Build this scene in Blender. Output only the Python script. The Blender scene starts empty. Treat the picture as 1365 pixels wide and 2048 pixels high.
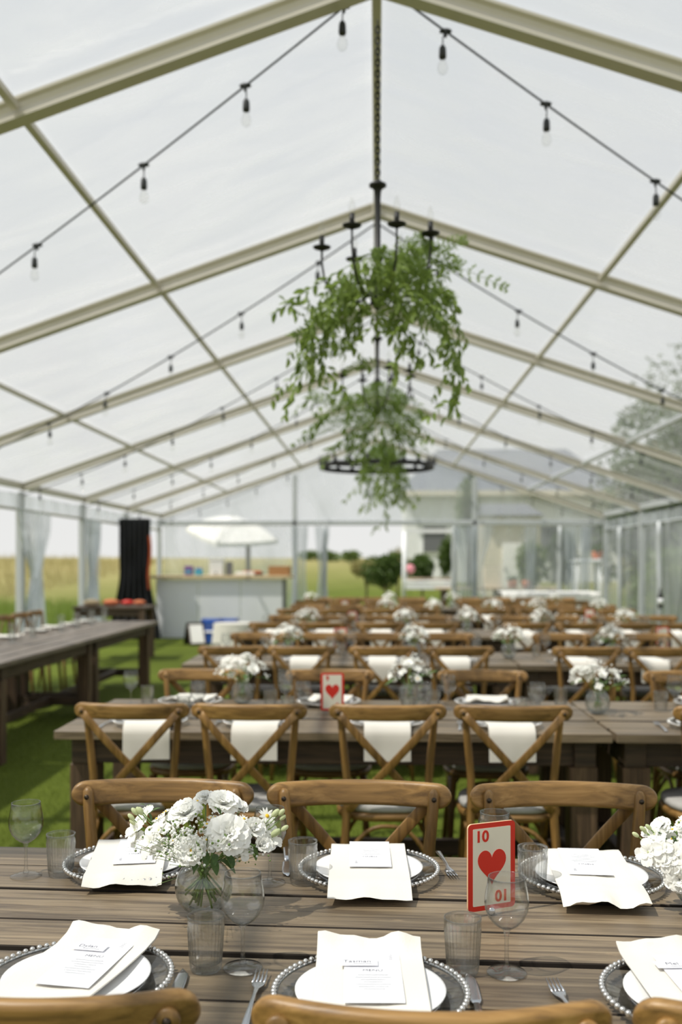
import bpy, math, random
from math import sin, cos, pi, sqrt, radians, atan2
from mathutils import Vector, Matrix, Euler

random.seed(7)
SC = bpy.context.scene
COL = SC.collection
# ------------------------------------------------------------------ camera
F = 1990.0
CAMZ = 1.46
YAW = math.atan(71.5 / F)
cd = bpy.data.cameras.new('camera')
cd.sensor_fit = 'HORIZONTAL'; cd.sensor_width = 24.0
cd.lens = 24.0 * F / 1365.0
cd.clip_start = 0.05; cd.clip_end = 600
cam = bpy.data.objects.new('camera', cd); COL.objects.link(cam)
cam.location = (0, 0, CAMZ)
cam.rotation_euler = (pi / 2, 0, YAW)
cd.shift_y = 100.0 / 1365.0            # level camera with the lens raised
cd.dof.use_dof = True
cd.dof.focus_distance = 1.95
cd.dof.aperture_fstop = 2.9
SC.camera = cam
# ------------------------------------------------------------------ world, sun, exposure
w = bpy.data.worlds.new('hazy_sky'); SC.world = w; w.use_nodes = True
nt = w.node_tree; nt.nodes.clear()
o = nt.nodes.new('ShaderNodeOutputWorld'); b = nt.nodes.new('ShaderNodeBackground')
tc = nt.nodes.new('ShaderNodeTexCoord'); sx = nt.nodes.new('ShaderNodeSeparateXYZ')
rp = nt.nodes.new('ShaderNodeValToRGB')
rp.color_ramp.elements[0].position = 0.0; rp.color_ramp.elements[0].color = (0.97, 0.97, 0.95, 1)
rp.color_ramp.elements[1].position = 0.9; rp.color_ramp.elements[1].color = (0.74, 0.80, 0.88, 1)
nt.links.new(tc.outputs['Generated'], sx.inputs[0]); nt.links.new(sx.outputs['Z'], rp.inputs[0])
nt.links.new(rp.outputs[0], b.inputs[0]); b.inputs[1].default_value = 0.86
nt.links.new(b.outputs[0], o.inputs[0])
sd = bpy.data.lights.new('sun', 'SUN'); sd.energy = 4.6; sd.angle = radians(0.9); sd.color = (1.0, 0.95, 0.86)
sun = bpy.data.objects.new('sun', sd); COL.objects.link(sun)
sun.rotation_euler = Vector((0.52, 0.26, -1)).to_track_quat('-Z', 'Y').to_euler()
sun.location = (-6, -3, 12)
SC.view_settings.view_transform = 'Standard'; SC.view_settings.look = 'None'
SC.view_settings.gamma = 1; SC.view_settings.use_curve_mapping = False
SC.view_settings.exposure = 0.0
try:
    SC.cycles.transparent_max_bounces = 28; SC.cycles.max_bounces = 9
    SC.cycles.transmission_bounces = 9; SC.cycles.caustics_reflective = False; SC.cycles.caustics_refractive = False
except Exception: pass

# ------------------------------------------------------------------ pixel helpers
_R = cam.rotation_euler.to_matrix()
def ray(px, py):
    return (_R @ Vector(((px - 682.5) / F, -(py - 1124.0) / F, -1.0)))
def PZ(px, py, z):                      # point on a horizontal plane
    d = ray(px, py); t = (z - CAMZ) / d.z; return Vector((d.x * t, d.y * t, z))
def PY(px, py, Y):                      # point on a plane at distance Y
    d = ray(px, py); t = Y / d.y; return Vector((d.x * t, Y, CAMZ + d.z * t))

# ------------------------------------------------------------------ materials
def lin(r, g, b):
    f = lambda c: (c / 255) / 12.92 if c / 255 <= 0.04045 else ((c / 255 + 0.055) / 1.055) ** 2.4
    return (f(r), f(g), f(b), 1)
class N:
    def __init__(s, name):
        s.m = bpy.data.materials.new(name); s.m.use_nodes = True
        s.t = s.m.node_tree; s.t.nodes.clear()
        s.out = s.t.nodes.new('ShaderNodeOutputMaterial')
    def n(s, k, **kw):
        x = s.t.nodes.new('ShaderNode' + k)
        for a, v in kw.items():
            if a.startswith('_'): setattr(x, a[1:], v)
            else: x.inputs[a.replace('__', ' ')].default_value = v
        return x
    def l(s, a, b): s.t.links.new(a, b)
    def surf(s, a): s.l(a, s.out.inputs['Surface'])
def simple(name, col, rough=0.6, metal=0.0, noise=0.0, nscale=20, bump=0.0, spec=0.5, sheen=0.0):
    a = N(name); p = a.n('BsdfPrincipled', Roughness=rough, Metallic=metal); p.inputs['Base Color'].default_value = col
    p.inputs['Specular IOR Level'].default_value = spec
    if noise or bump:
        tc = a.n('TexCoord'); nz = a.n('TexNoise', Scale=nscale, Detail=5.0); a.l(tc.outputs['Object'], nz.inputs['Vector'])
        if noise:
            mx = a.n('MixRGB'); mx.inputs['Color1'].default_value = [c * (1 - noise) for c in col[:3]] + [1]
            mx.inputs['Color2'].default_value = [min(1, c * (1 + noise)) for c in col[:3]] + [1]
            a.l(nz.outputs['Fac'], mx.inputs['Fac']); a.l(mx.outputs[0], p.inputs['Base Color'])
        if bump:
            bm = a.n('Bump', Strength=bump, Distance=0.01); a.l(nz.outputs['Fac'], bm.inputs['Height']); a.l(bm.outputs[0], p.inputs['Normal'])
    a.surf(p.outputs[0]); return a.m
def wood(name, c1, c2, c3, axis='X', scale=1.0, rough=0.45, wear=0.0, bump=0.25, rnd=0.25):
    """grain runs along the given object axis"""
    a = N(name); p = a.n('BsdfPrincipled', Roughness=rough)
    tc = a.n('TexCoord'); oi = a.n('ObjectInfo')
    ad = a.n('VectorMath', _operation='ADD'); a.l(tc.outputs['Object'], ad.inputs[0])
    sc = a.n('VectorMath', _operation='SCALE'); sc.inputs[0].default_value = (3.1, 5.3, 7.7); a.l(oi.outputs['Random'], sc.inputs['Scale']); a.l(sc.outputs[0], ad.inputs[1])
    mp = a.n('Mapping'); s = [26 * scale] * 3; s['XYZ'.index(axis)] = 1.3 * scale
    mp.inputs['Scale'].default_value = s; a.l(ad.outputs[0], mp.inputs['Vector'])
    n1 = a.n('TexNoise', Scale=2.4, Detail=9.0, Roughness=0.62, Distortion=0.5); a.l(mp.outputs[0], n1.inputs['Vector'])
    r1 = a.n('ValToRGB'); e = r1.color_ramp.elements; e[0].position = 0.30; e[0].color = c1; e[1].position = 0.72; e[1].color = c3
    m = e.new(0.52); m.color = c2; a.l(n1.outputs['Fac'], r1.inputs[0])
    mp2 = a.n('Mapping'); s2 = [9 * scale] * 3; s2['XYZ'.index(axis)] = 1.6 * scale
    mp2.inputs['Scale'].default_value = s2; a.l(ad.outputs[0], mp2.inputs['Vector'])
    n2 = a.n('TexNoise', Scale=1.2, Detail=4.0); a.l(mp2.outputs[0], n2.inputs['Vector'])
    hs = a.n('HueSaturation'); a.l(r1.outputs[0], hs.inputs['Color'])
    mr = a.n('MapRange'); mr.inputs['From Min'].default_value = 0.3; mr.inputs['From Max'].default_value = 0.7
    mr.inputs['To Min'].default_value = 0.78; mr.inputs['To Max'].default_value = 1.22; a.l(n2.outputs['Fac'], mr.inputs['Value'])
    m2 = a.n('MapRange'); m2.inputs['To Min'].default_value = 1 - rnd; m2.inputs['To Max'].default_value = 1 + rnd; a.l(oi.outputs['Random'], m2.inputs['Value'])
    mu = a.n('Math', _operation='MULTIPLY'); a.l(mr.outputs[0], mu.inputs[0]); a.l(m2.outputs[0], mu.inputs[1]); a.l(mu.outputs[0], hs.inputs['Value'])
    last = hs.outputs[0]
    if wear:
        mp3 = a.n('Mapping'); s3 = [55] * 3; s3['XYZ'.index(axis)] = 9; mp3.inputs['Scale'].default_value = s3; a.l(ad.outputs[0], mp3.inputs['Vector'])
        n3 = a.n('TexNoise', Scale=0.55, Detail=6.0, Roughness=0.7); a.l(mp3.outputs[0], n3.inputs['Vector'])
        r3 = a.n('ValToRGB'); r3.color_ramp.elements[0].position = 0.66; r3.color_ramp.elements[1].position = 0.72; a.l(n3.outputs['Fac'], r3.inputs[0])
        mw = a.n('MixRGB'); mw.inputs['Color2'].default_value = lin(176, 150, 116); a.l(last, mw.inputs['Color1'])
        mm = a.n('Math', _operation='MULTIPLY'); mm.inputs[1].default_value = wear; a.l(r3.outputs[0], mm.inputs[0]); a.l(mm.outputs[0], mw.inputs['Fac']); last = mw.outputs[0]
    a.l(last, p.inputs['Base Color'])
    bm = a.n('Bump', Strength=bump, Distance=0.003); a.l(n1.outputs['Fac'], bm.inputs['Height']); a.l(bm.outputs[0], p.inputs['Normal'])
    a.surf(p.outputs[0]); return a.m
def thin_glass(name, tint=(0.97, 0.98, 0.98, 1), edge=0.8, edgecol=(0.75, 0.78, 0.78, 1), pw_=3.0, mixg=0.0, rough=0.02, ior=1.45, f0=0.04):
    """clear thin wall: lets light through, reflects and darkens a little at grazing angles"""
    a = N(name); lw = a.n('LayerWeight', Blend=0.5)
    cr = a.n('MixRGB'); cr.inputs['Color1'].default_value = tint; cr.inputs['Color2'].default_value = edgecol
    pw = a.n('Math', _operation='POWER'); pw.inputs[1].default_value = pw_; a.l(lw.outputs['Facing'], pw.inputs[0]); a.l(pw.outputs[0], cr.inputs['Fac'])
    tr = a.n('BsdfTransparent'); a.l(cr.outputs[0], tr.inputs['Color'])
    gl = a.n('BsdfGlossy', Roughness=rough)
    p5 = a.n('Math', _operation='POWER'); p5.inputs[1].default_value = 5.0; a.l(lw.outputs['Facing'], p5.inputs[0])
    ml = a.n('Math', _operation='MULTIPLY_ADD'); ml.inputs[1].default_value = edge; ml.inputs[2].default_value = f0; a.l(p5.outputs[0], ml.inputs[0])
    mx = a.n('MixShader'); a.l(ml.outputs[0], mx.inputs[0]); a.l(tr.outputs[0], mx.inputs[1]); a.l(gl.outputs[0], mx.inputs[2]); last = mx.outputs[0]
    if mixg:
        g = a.n('BsdfGlass', Roughness=0.0, IOR=1.45); g.inputs['Color'].default_value = (0.98, 0.99, 0.99, 1)
        m2 = a.n('MixShader'); m2.inputs[0].default_value = mixg; a.l(last, m2.inputs[1]); a.l(g.outputs[0], m2.inputs[2]); last = m2.outputs[0]
    a.surf(last); return a.m
def vinyl(name, haze_lo=0.08, haze_hi=0.3, scale=(1.0, 1.0, 1.0), col=(0.9, 0.91, 0.92, 1), tint=(0.96, 0.97, 0.97, 1), gloss=0.5):
    a = N(name); tc = a.n('TexCoord'); mp = a.n('Mapping'); mp.inputs['Scale'].default_value = scale; mp.inputs['Rotation'].default_value = (0, 0, 0.25)
    a.l(tc.outputs['Object'], mp.inputs['Vector'])
    nz = a.n('TexNoise', Scale=1.0, Detail=4.0, Distortion=0.6); a.l(mp.outputs[0], nz.inputs['Vector'])
    mr = a.n('MapRange'); mr.inputs['From Min'].default_value = 0.38; mr.inputs['From Max'].default_value = 0.68
    mr.inputs['To Min'].default_value = haze_lo; mr.inputs['To Max'].default_value = haze_hi; a.l(nz.outputs['Fac'], mr.inputs['Value'])
    tr = a.n('BsdfTransparent'); tr.inputs['Color'].default_value = tint
    df = a.n('BsdfDiffuse'); df.inputs['Color'].default_value = col; tl = a.n('BsdfTranslucent'); tl.inputs['Color'].default_value = col
    m1 = a.n('MixShader'); m1.inputs[0].default_value = 0.5; a.l(df.outputs[0], m1.inputs[1]); a.l(tl.outputs[0], m1.inputs[2])
    m2 = a.n('MixShader'); a.l(mr.outputs[0], m2.inputs[0]); a.l(tr.outputs[0], m2.inputs[1]); a.l(m1.outputs[0], m2.inputs[2])
    bm = a.n('Bump', Strength=0.5, Distance=0.03); a.l(nz.outputs['Fac'], bm.inputs['Height'])
    gl = a.n('BsdfGlossy', Roughness=0.12); a.l(bm.outputs[0], gl.inputs['Normal'])
    fr = a.n('LayerWeight', Blend=0.5); a.l(bm.outputs[0], fr.inputs['Normal']); p5 = a.n('Math', _operation='POWER'); p5.inputs[1].default_value = 5.0; a.l(fr.outputs['Facing'], p5.inputs[0])
    mm = a.n('Math', _operation='MULTIPLY_ADD'); mm.inputs[1].default_value = gloss; mm.inputs[2].default_value = 0.04; a.l(p5.outputs[0], mm.inputs[0])
    m3 = a.n('MixShader'); a.l(mm.outputs[0], m3.inputs[0]); a.l(m2.outputs[0], m3.inputs[1]); a.l(gl.outputs[0], m3.inputs[2])
    a.surf(m3.outputs[0]); return a.m
def leafy(name, c1, c2, trans=0.35, rough=0.5):
    a = N(name); oi = a.n('ObjectInfo'); tc = a.n('TexCoord'); nz = a.n('TexNoise', Scale=9.0, Detail=2.0); a.l(tc.outputs['Object'], nz.inputs['Vector'])
    ad = a.n('Math', _operation='ADD'); a.l(oi.outputs['Random'], ad.inputs[0]); a.l(nz.outputs['Fac'], ad.inputs[1])
    hf = a.n('Math', _operation='MULTIPLY'); hf.inputs[1].default_value = 0.5; a.l(ad.outputs[0], hf.inputs[0])
    mx = a.n('MixRGB'); mx.inputs['Color1'].default_value = c1; mx.inputs['Color2'].default_value = c2; a.l(hf.outputs[0], mx.inputs['Fac'])
    p = a.n('BsdfPrincipled', Roughness=rough); a.l(mx.outputs[0], p.inputs['Base Color'])
    t = a.n('BsdfTranslucent'); a.l(mx.outputs[0], t.inputs['Color'])
    ms = a.n('MixShader'); ms.inputs[0].default_value = trans; a.l(p.outputs[0], ms.inputs[1]); a.l(t.outputs[0], ms.inputs[2]); a.surf(ms.outputs[0]); return a.m

M = {}
M['chair'] = wood('chair_oak', lin(96, 70, 36), lin(140, 106, 58), lin(168, 132, 80), 'X', 1.0, 0.42, rnd=0.12)
M['chair_v'] = wood('chair_oak_upright', lin(94, 68, 34), lin(134, 100, 52), lin(160, 124, 72), 'Z', 1.0, 0.42, rnd=0.12)
M['table'] = wood('table_plank', lin(72, 60, 48), lin(118, 103, 82), lin(148, 131, 106), 'X', 1.0, 0.42, wear=0.6, rnd=0.16, bump=0.4)
M['table_y'] = wood('table_plank_lengthwise', lin(84, 74, 66), lin(118, 106, 94), lin(146, 134, 118), 'Y', 1.0, 0.42, wear=0.4, rnd=0.16, bump=0.4)
M['dark'] = wood('table_leg', lin(52, 38, 28), lin(88, 68, 50), lin(118, 94, 70), 'Z', 0.8, 0.6, rnd=0.15)
M['dark_x'] = wood('table_apron', lin(46, 34, 26), lin(76, 60, 46), lin(104, 84, 64), 'X', 0.8, 0.6, rnd=0.15)
M['gap'] = simple('stained_plank_edge', lin(44, 36, 28), 0.9)
M['cushion'] = simple('cushion_cloth', lin(168, 166, 162), 0.9, noise=0.1, nscale=60, bump=0.1)
M['bolt'] = simple('bolt_metal', lin(70, 62, 54), 0.35, 0.9)
M['napkin'] = simple('napkin_linen', lin(226, 222, 213), 0.85, noise=0.03, nscale=300, bump=0.12, spec=0.2)
M['plate'] = simple('white_china', lin(240, 240, 240), 0.15)
M['paper'] = simple('menu_paper', lin(242, 242, 246), 0.7)
M['ink'] = simple('grey_ink', lin(96, 98, 112), 0.7)
M['silver'] = simple('silver', lin(205, 205, 208), 0.14, 1.0)
M['steel'] = simple('cutlery_steel', lin(200, 202, 206), 0.22, 1.0)
M['bead'] = simple('bead_silver', lin(214, 212, 208), 0.2, 0.9)
M['charger'] = thin_glass('charger_glass', (0.84, 0.86, 0.88, 1), 1.0)
M['glass'] = thin_glass('wine_glass_clear', (0.985, 0.99, 0.99, 1), 1.0, (0.5, 0.54, 0.55, 1), 3.5, 0.04, f0=0.045)
M['glass2'] = thin_glass('pressed_glass', (0.985, 0.99, 0.99, 1), 1.0, (0.55, 0.6, 0.61, 1), 3.0, 0.18, rough=0.01, f0=0.07)
M['glassv'] = thin_glass('vase_glass', (0.975, 0.985, 0.98, 1), 1.0, (0.45, 0.5, 0.48, 1), 3.0, 0.12, f0=0.07)
M['bulb'] = thin_glass('bulb_glass', (0.97, 0.97, 0.96, 1), 1.0, (0.8, 0.8, 0.8, 1), 3.0)
M['card'] = simple('card_face', lin(226, 222, 204), 0.5)
M['red'] = simple('card_red', lin(206, 42, 24), 0.45)
M['wedge'] = simple('card_edge', lin(214, 190, 150), 0.6)
M['alu'] = simple('tent_aluminium', lin(204, 199, 186), 0.42, 0.25, noise=0.05, nscale=4)
M['aluw'] = simple('tent_white_aluminium', lin(196, 200, 203), 0.4, 0.2)
M['roof'] = vinyl('clear_roof_vinyl', 0.12, 0.32, (0.55, 3.2, 3.2), gloss=0.22)
M['wallv'] = vinyl('clear_wall_vinyl', 0.22, 0.5, (1.5, 2.2, 0.5), col=(0.80, 0.84, 0.88, 1), gloss=0.8)
M['curtain'] = vinyl('gathered_wall_vinyl', 0.35, 0.75, (6, 6, 0.4), col=(0.72, 0.77, 0.83, 1), gloss=1.0)
M['black'] = simple('wrought_iron', lin(34, 34, 34), 0.5, 0.3)
M['cable'] = simple('black_rubber', lin(40, 44, 46), 0.55)
M['blackcloth'] = simple('black_drape', lin(38, 39, 43), 0.38, noise=0.3, nscale=3)
M['leaf'] = leafy('vine_leaf', lin(84, 112, 48), lin(158, 178, 92), 0.5)
M['leaf2'] = leafy('bouquet_leaf', lin(52, 84, 40), lin(120, 150, 88))
M['fern'] = leafy('fern_frond', lin(112, 142, 62), lin(160, 182, 100), 0.5)
M['stemg'] = simple('green_stem', lin(112, 138, 70), 0.5)
M['petal'] = leafy('white_petal', lin(250, 250, 246), lin(255, 255, 250), 0.28, 0.6)
M['bud'] = leafy('green_bud', lin(200, 212, 160), lin(226, 230, 190), 0.3)
M['yellow'] = simple('flower_centre', lin(232, 190, 40), 0.7)
M['white'] = simple('white_paint', lin(232, 234, 236), 0.5)
M['counter'] = simple('counter_top', lin(206, 184, 146), 0.45)
M['greyp'] = simple('grey_panel', lin(110, 112, 116), 0.6)
M['canvas'] = simple('parasol_canvas', lin(246, 244, 240), 0.8)
M['blue'] = simple('blue_plastic', lin(48, 92, 178), 0.4)
M['purple'] = simple('purple_wrap', lin(120, 76, 150), 0.5)
M['cyan'] = simple('turquoise_wrap', lin(70, 160, 190), 0.5)
M['orange'] = simple('orange_wrap', lin(206, 104, 58), 0.6)
M['wicker'] = simple('wicker', lin(164, 122, 80), 0.8, noise=0.3, nscale=80)
M['roofh'] = simple('slate_roof', lin(116, 120, 128), 0.7, noise=0.15, nscale=8)
M['cream'] = simple('cream_render', lin(222, 214, 196), 0.8)
M['deck'] = simple('deck_board', lin(176, 158, 132), 0.7, noise=0.15, nscale=8)
M['bark'] = simple('bark', lin(104, 92, 76), 0.9, noise=0.3, nscale=10)
M['hedge'] = leafy('shrub_leaf', lin(56, 84, 34), lin(126, 146, 70), 0.3)
M['tree'] = leafy('tree_leaf', lin(48, 68, 36), lin(104, 124, 70), 0.3)
M['terra'] = simple('terracotta', lin(196, 112, 74), 0.8)
M['pink'] = simple('pink_bloom', lin(214, 140, 150), 0.7)
def lawn_mat():
    a = N('lawn'); tc = a.n('TexCoord'); n1 = a.n('TexNoise', Scale=70.0, Detail=4.0); n2 = a.n('TexNoise', Scale=0.9, Detail=4.0)
    a.l(tc.outputs['Object'], n1.inputs['Vector']); a.l(tc.outputs['Object'], n2.inputs['Vector'])
    m1 = a.n('MixRGB'); m1.inputs['Color1'].default_value = lin(70, 86, 24); m1.inputs['Color2'].default_value = lin(128, 142, 56); a.l(n1.outputs['Fac'], m1.inputs['Fac'])
    m2 = a.n('MixRGB', _blend_type='MULTIPLY'); m2.inputs['Fac'].default_value = 0.5; a.l(m1.outputs[0], m2.inputs['Color1']); a.l(n2.outputs['Fac'], m2.inputs['Color2'])
    # khaki field far from the tent
    ln = a.n('VectorMath', _operation='LENGTH'); mp = a.n('Mapping'); mp.inputs['Location'].default_value = (0, -0.57, 0); mp.inputs['Scale'].default_value = (0.07, 0.03, 0)
    a.l(tc.outputs['Object'], mp.inputs['Vector']); a.l(mp.outputs[0], ln.inputs[0])
    mr = a.n('MapRange'); mr.inputs['From Min'].default_value = 0.55; mr.inputs['From Max'].default_value = 1.5; a.l(ln.outputs['Value'], mr.inputs['Value'])
    n3 = a.n('TexNoise', Scale=0.6, Detail=6.0); a.l(tc.outputs['Object'], n3.inputs['Vector'])
    m3 = a.n('MixRGB'); m3.inputs['Color1'].default_value = lin(136, 134, 82); m3.inputs['Color2'].default_value = lin(178, 164, 118); a.l(n3.outputs['Fac'], m3.inputs['Fac'])
    m4 = a.n('MixRGB'); a.l(mr.outputs[0], m4.inputs['Fac']); a.l(m2.outputs[0], m4.inputs['Color1']); a.l(m3.outputs[0], m4.inputs['Color2'])
    p = a.n('BsdfPrincipled', Roughness=0.9); p.inputs['Specular IOR Level'].default_value = 0.1; a.l(m4.outputs[0], p.inputs['Base Color'])
    bm = a.n('Bump', Strength=0.6, Distance=0.02); a.l(n1.outputs['Fac'], bm.inputs['Height']); a.l(bm.outputs[0], p.inputs['Normal'])
    a.surf(p.outputs[0]); return a.m
M['lawn'] = lawn_mat()
M['blade'] = leafy('grass_blade', lin(80, 98, 28), lin(138, 152, 66), 0.3)
M['tallgrass'] = leafy('tall_grass', lin(136, 138, 76), lin(184, 170, 122), 0.4)
M['weeds'] = leafy('green_weeds', lin(96, 122, 44), lin(160, 176, 84), 0.4)

# ------------------------------------------------------------------ mesh builder
class MB:
    def __init__(s): s.v = []; s.f = []; s.sm = True
    def add(s, vs, fs, mat=None):
        k = len(s.v)
        if mat is not None: vs = [tuple(mat @ Vector(v)) for v in vs]
        s.v.extend(tuple(v) for v in vs); s.f.extend(tuple(i + k for i in f) for f in fs); return s
    def box(s, c, d, rz=0.0, bev=0.0, mat=None):
        x, y, z = d[0] / 2, d[1] / 2, d[2] / 2
        if bev:
            b = min(bev, x * .9, y * .9, z * .9); vs = []
            for sx in (-1, 1):
                for sy in (-1, 1):
                    for sz in (-1, 1):
                        vs += [(sx * x, sy * (y - b), sz * (z - b)), (sx * (x - b), sy * y, sz * (z - b)), (sx * (x - b), sy * (y - b), sz * z)]
            I = lambda a, bb, cc, k: ((a > 0) * 4 + (bb > 0) * 2 + (cc > 0)) * 3 + k
            fs = []
            for q in (-1, 1):
                fs.append([I(q, -1, -1, 0), I(q, 1, -1, 0), I(q, 1, 1, 0), I(q, -1, 1, 0)][::q])
                fs.append([I(-1, q, -1, 1), I(-1, q, 1, 1), I(1, q, 1, 1), I(1, q, -1, 1)][::q])
                fs.append([I(-1, -1, q, 2), I(1, -1, q, 2), I(1, 1, q, 2), I(-1, 1, q, 2)][::q])
            for a in (-1, 1):
                for c2 in (-1, 1):
                    q = a * c2
                    fs.append([I(a, c2, -1, 0), I(a, c2, -1, 1), I(a, c2, 1, 1), I(a, c2, 1, 0)][::q])
                    fs.append([I(-1, a, c2, 1), I(-1, a, c2, 2), I(1, a, c2, 2), I(1, a, c2, 1)][::q])
                    fs.append([I(a, -1, c2, 2), I(a, -1, c2, 0), I(a, 1, c2, 0), I(a, 1, c2, 2)][::q])
                    for d2 in (-1, 1):
                        fs.append([I(a, c2, d2, 0), I(a, c2, d2, 1), I(a, c2, d2, 2)][::a * c2 * d2])
        else:
            vs = [(-x, -y, -z), (x, -y, -z), (x, y, -z), (-x, y, -z), (-x, -y, z), (x, -y, z), (x, y, z), (-x, y, z)]
            fs = [(0, 3, 2, 1), (4, 5, 6, 7), (0, 1, 5, 4), (1, 2, 6, 5), (2, 3, 7, 6), (3, 0, 4, 7)]
        m = Matrix.Translation(c) @ Matrix.Rotation(rz, 4, 'Z')
        if mat is not None: m = mat @ m
        return s.add(vs, fs, m)
    def sweep(s, path, prof, up=(0, 0, 1), scales=None, caps=True, closed=False):
        """prof: 2-D closed outline (side, up)"""
        P = [Vector(p) for p in path]; n = len(P); k = len(prof); vs = []
        if not closed and abs((P[-1] - P[0]).normalized().dot(Vector(up).normalized())) > .85: up = (0, 1, 0) if abs(Vector(up).y) < .5 else (1, 0, 0)
        for i, p in enumerate(P):
            a = P[(i - 1) % n] if (i > 0 or closed) else P[0]; c = P[(i + 1) % n] if (i < n - 1 or closed) else P[-1]
            t = (c - a).normalized(); u = Vector(up); sd = t.cross(u)
            if sd.length < 1e-4: sd = t.cross(Vector((1, 0, 0)) if abs(t.x) < .9 else Vector((0, 1, 0)))
            sd.normalize(); u = sd.cross(t).normalized()
            sc = scales[i] if scales else (1, 1)
            if not isinstance(sc, (tuple, list)): sc = (sc, sc)
            for q in prof: vs.append(p + sd * q[0] * sc[0] + u * q[1] * sc[1])
        fs = []
        m = n if closed else n - 1
        for i in range(m):
            for j in range(k):
                a = i * k + j; b2 = i * k + (j + 1) % k; c = ((i + 1) % n) * k + (j + 1) % k; d = ((i + 1) % n) * k + j
                fs.append((a, d, c, b2))
        if caps and not closed:
            fs.append(tuple(range(k))); fs.append(tuple((n - 1) * k + j for j in range(k))[::-1])
        return s.add(vs, fs)
    def tube(s, path, r, seg=8, up=(0, 0, 1), caps=True, closed=False):
        prof = [(cos(2 * pi * j / seg), sin(2 * pi * j / seg)) for j in range(seg)]
        rr = r if isinstance(r, (list, tuple)) else [r] * len(path)
        return s.sweep(path, prof, up, list(rr), caps, closed)
    def lathe(s, prof, seg=24, c=(0, 0, 0), rmod=None, close=False):
        vs = []; k = len(prof)
        for i in range(seg):
            a = 2 * pi * i / seg
            for j, (r, z) in enumerate(prof):
                q = r * (rmod(a, z, j) if rmod else 1); vs.append((c[0] + q * cos(a), c[1] + q * sin(a), c[2] + z))
        fs = []
        for i in range(seg):
            for j in range(k if close else k - 1):
                j2 = (j + 1) % k; a = i * k + j; b2 = ((i + 1) % seg) * k + j; fs.append((a, b2, ((i + 1) % seg) * k + j2, i * k + j2))
        return s.add(vs, fs)
    def ball(s, c, r, seg=8, rings=5, sq=(1, 1, 1), mat=None):
        vs = [(0, 0, -1)]
        for i in range(1, rings):
            t = pi * i / rings
            for j in range(seg): a = 2 * pi * j / seg; vs.append((sin(t) * cos(a), sin(t) * sin(a), -cos(t)))
        vs.append((0, 0, 1)); fs = []
        for j in range(seg): fs.append((0, 1 + (j + 1) % seg, 1 + j))
        for i in range(rings - 2):
            for j in range(seg): a = 1 + i * seg; fs.append((a + j, a + (j + 1) % seg, a + seg + (j + 1) % seg, a + seg + j))
        a = 1 + (rings - 2) * seg; e = len(vs) - 1
        for j in range(seg): fs.append((a + j, a + (j + 1) % seg, e))
        m = Matrix.Translation(c) @ (mat or Matrix()) @ Matrix.Diagonal((r * sq[0], r * sq[1], r * sq[2], 1))
        return s.add(vs, fs, m)
    def grid(s, fn, nu, nv, mat=None):
        vs = [fn(i / nu, j / nv) for i in range(nu + 1) for j in range(nv + 1)]
        fs = [(i * (nv + 1) + j, (i + 1) * (nv + 1) + j, (i + 1) * (nv + 1) + j + 1, i * (nv + 1) + j + 1) for i in range(nu) for j in range(nv)]
        return s.add(vs, fs, mat)
    def mesh(s, name, mat, smooth=True):
        me = bpy.data.meshes.new(name); me.from_pydata(s.v, [], s.f); me.update()
        if smooth: me.polygons.foreach_set('use_smooth', [True] * len(me.polygons))
        me.materials.append(M[mat] if isinstance(mat, str) else mat); return me
    def build(s, name, mat, parent=None, smooth=True, loc=None):
        return put(name, s.mesh(name, mat, smooth), parent, loc)
def put(name, me, parent=None, loc=None, rot=None, scale=None):
    ob = bpy.data.objects.new(name, me); COL.objects.link(ob)
    if parent is not None: ob.parent = parent
    if loc is not None: ob.location = loc
    if rot is not None: ob.rotation_euler = rot
    if scale is not None: ob.scale = scale if not isinstance(scale, (int, float)) else (scale,) * 3
    return ob
def tag(ob, label, cat, group=None, kind=None):
    ob['label'] = label; ob['category'] = cat
    if group: ob['group'] = group
    if kind: ob['kind'] = kind
    return ob
def empty(name, loc=(0, 0, 0), rz=0.0):
    e = bpy.data.objects.new(name, None); COL.objects.link(e); e.location = loc; e.rotation_euler = (0, 0, rz); e.empty_display_size = .05; return e
def struct(ob, label=None):
    ob['kind'] = 'structure'
    if label: ob['label'] = label
    return ob
def stuff(ob): ob['kind'] = 'stuff'; return ob
KIDS = {}
def kids(o):
    if o.name not in KIDS: KIDS[o.name] = [c for c in o.children]
    return KIDS[o.name]
def dup(o, loc=None, rz=None, skip=(), parent=None):
    c = o.copy(); COL.objects.link(c)
    if loc is not None: c.location = loc
    if rz is not None: c.rotation_euler = (0, 0, rz)
    if parent is not None: c.parent = parent
    for ch in kids(o):
        if ch.name.split('.')[0] in skip: continue
        dup(ch, skip=skip, parent=c)
    return c
def flatshade(me):
    me.polygons.foreach_set('use_smooth', [False] * len(me.polygons)); return me
ORD = ['first', 'second', 'third', 'fourth', 'fifth', 'sixth', 'seventh', 'eighth', 'ninth', 'tenth', 'eleventh', 'twelfth', 'thirteenth', 'fourteenth', 'fifteenth', 'sixteenth']
ROWN = ['nearest', 'second', 'third', 'fourth', 'fifth', 'sixth']

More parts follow.
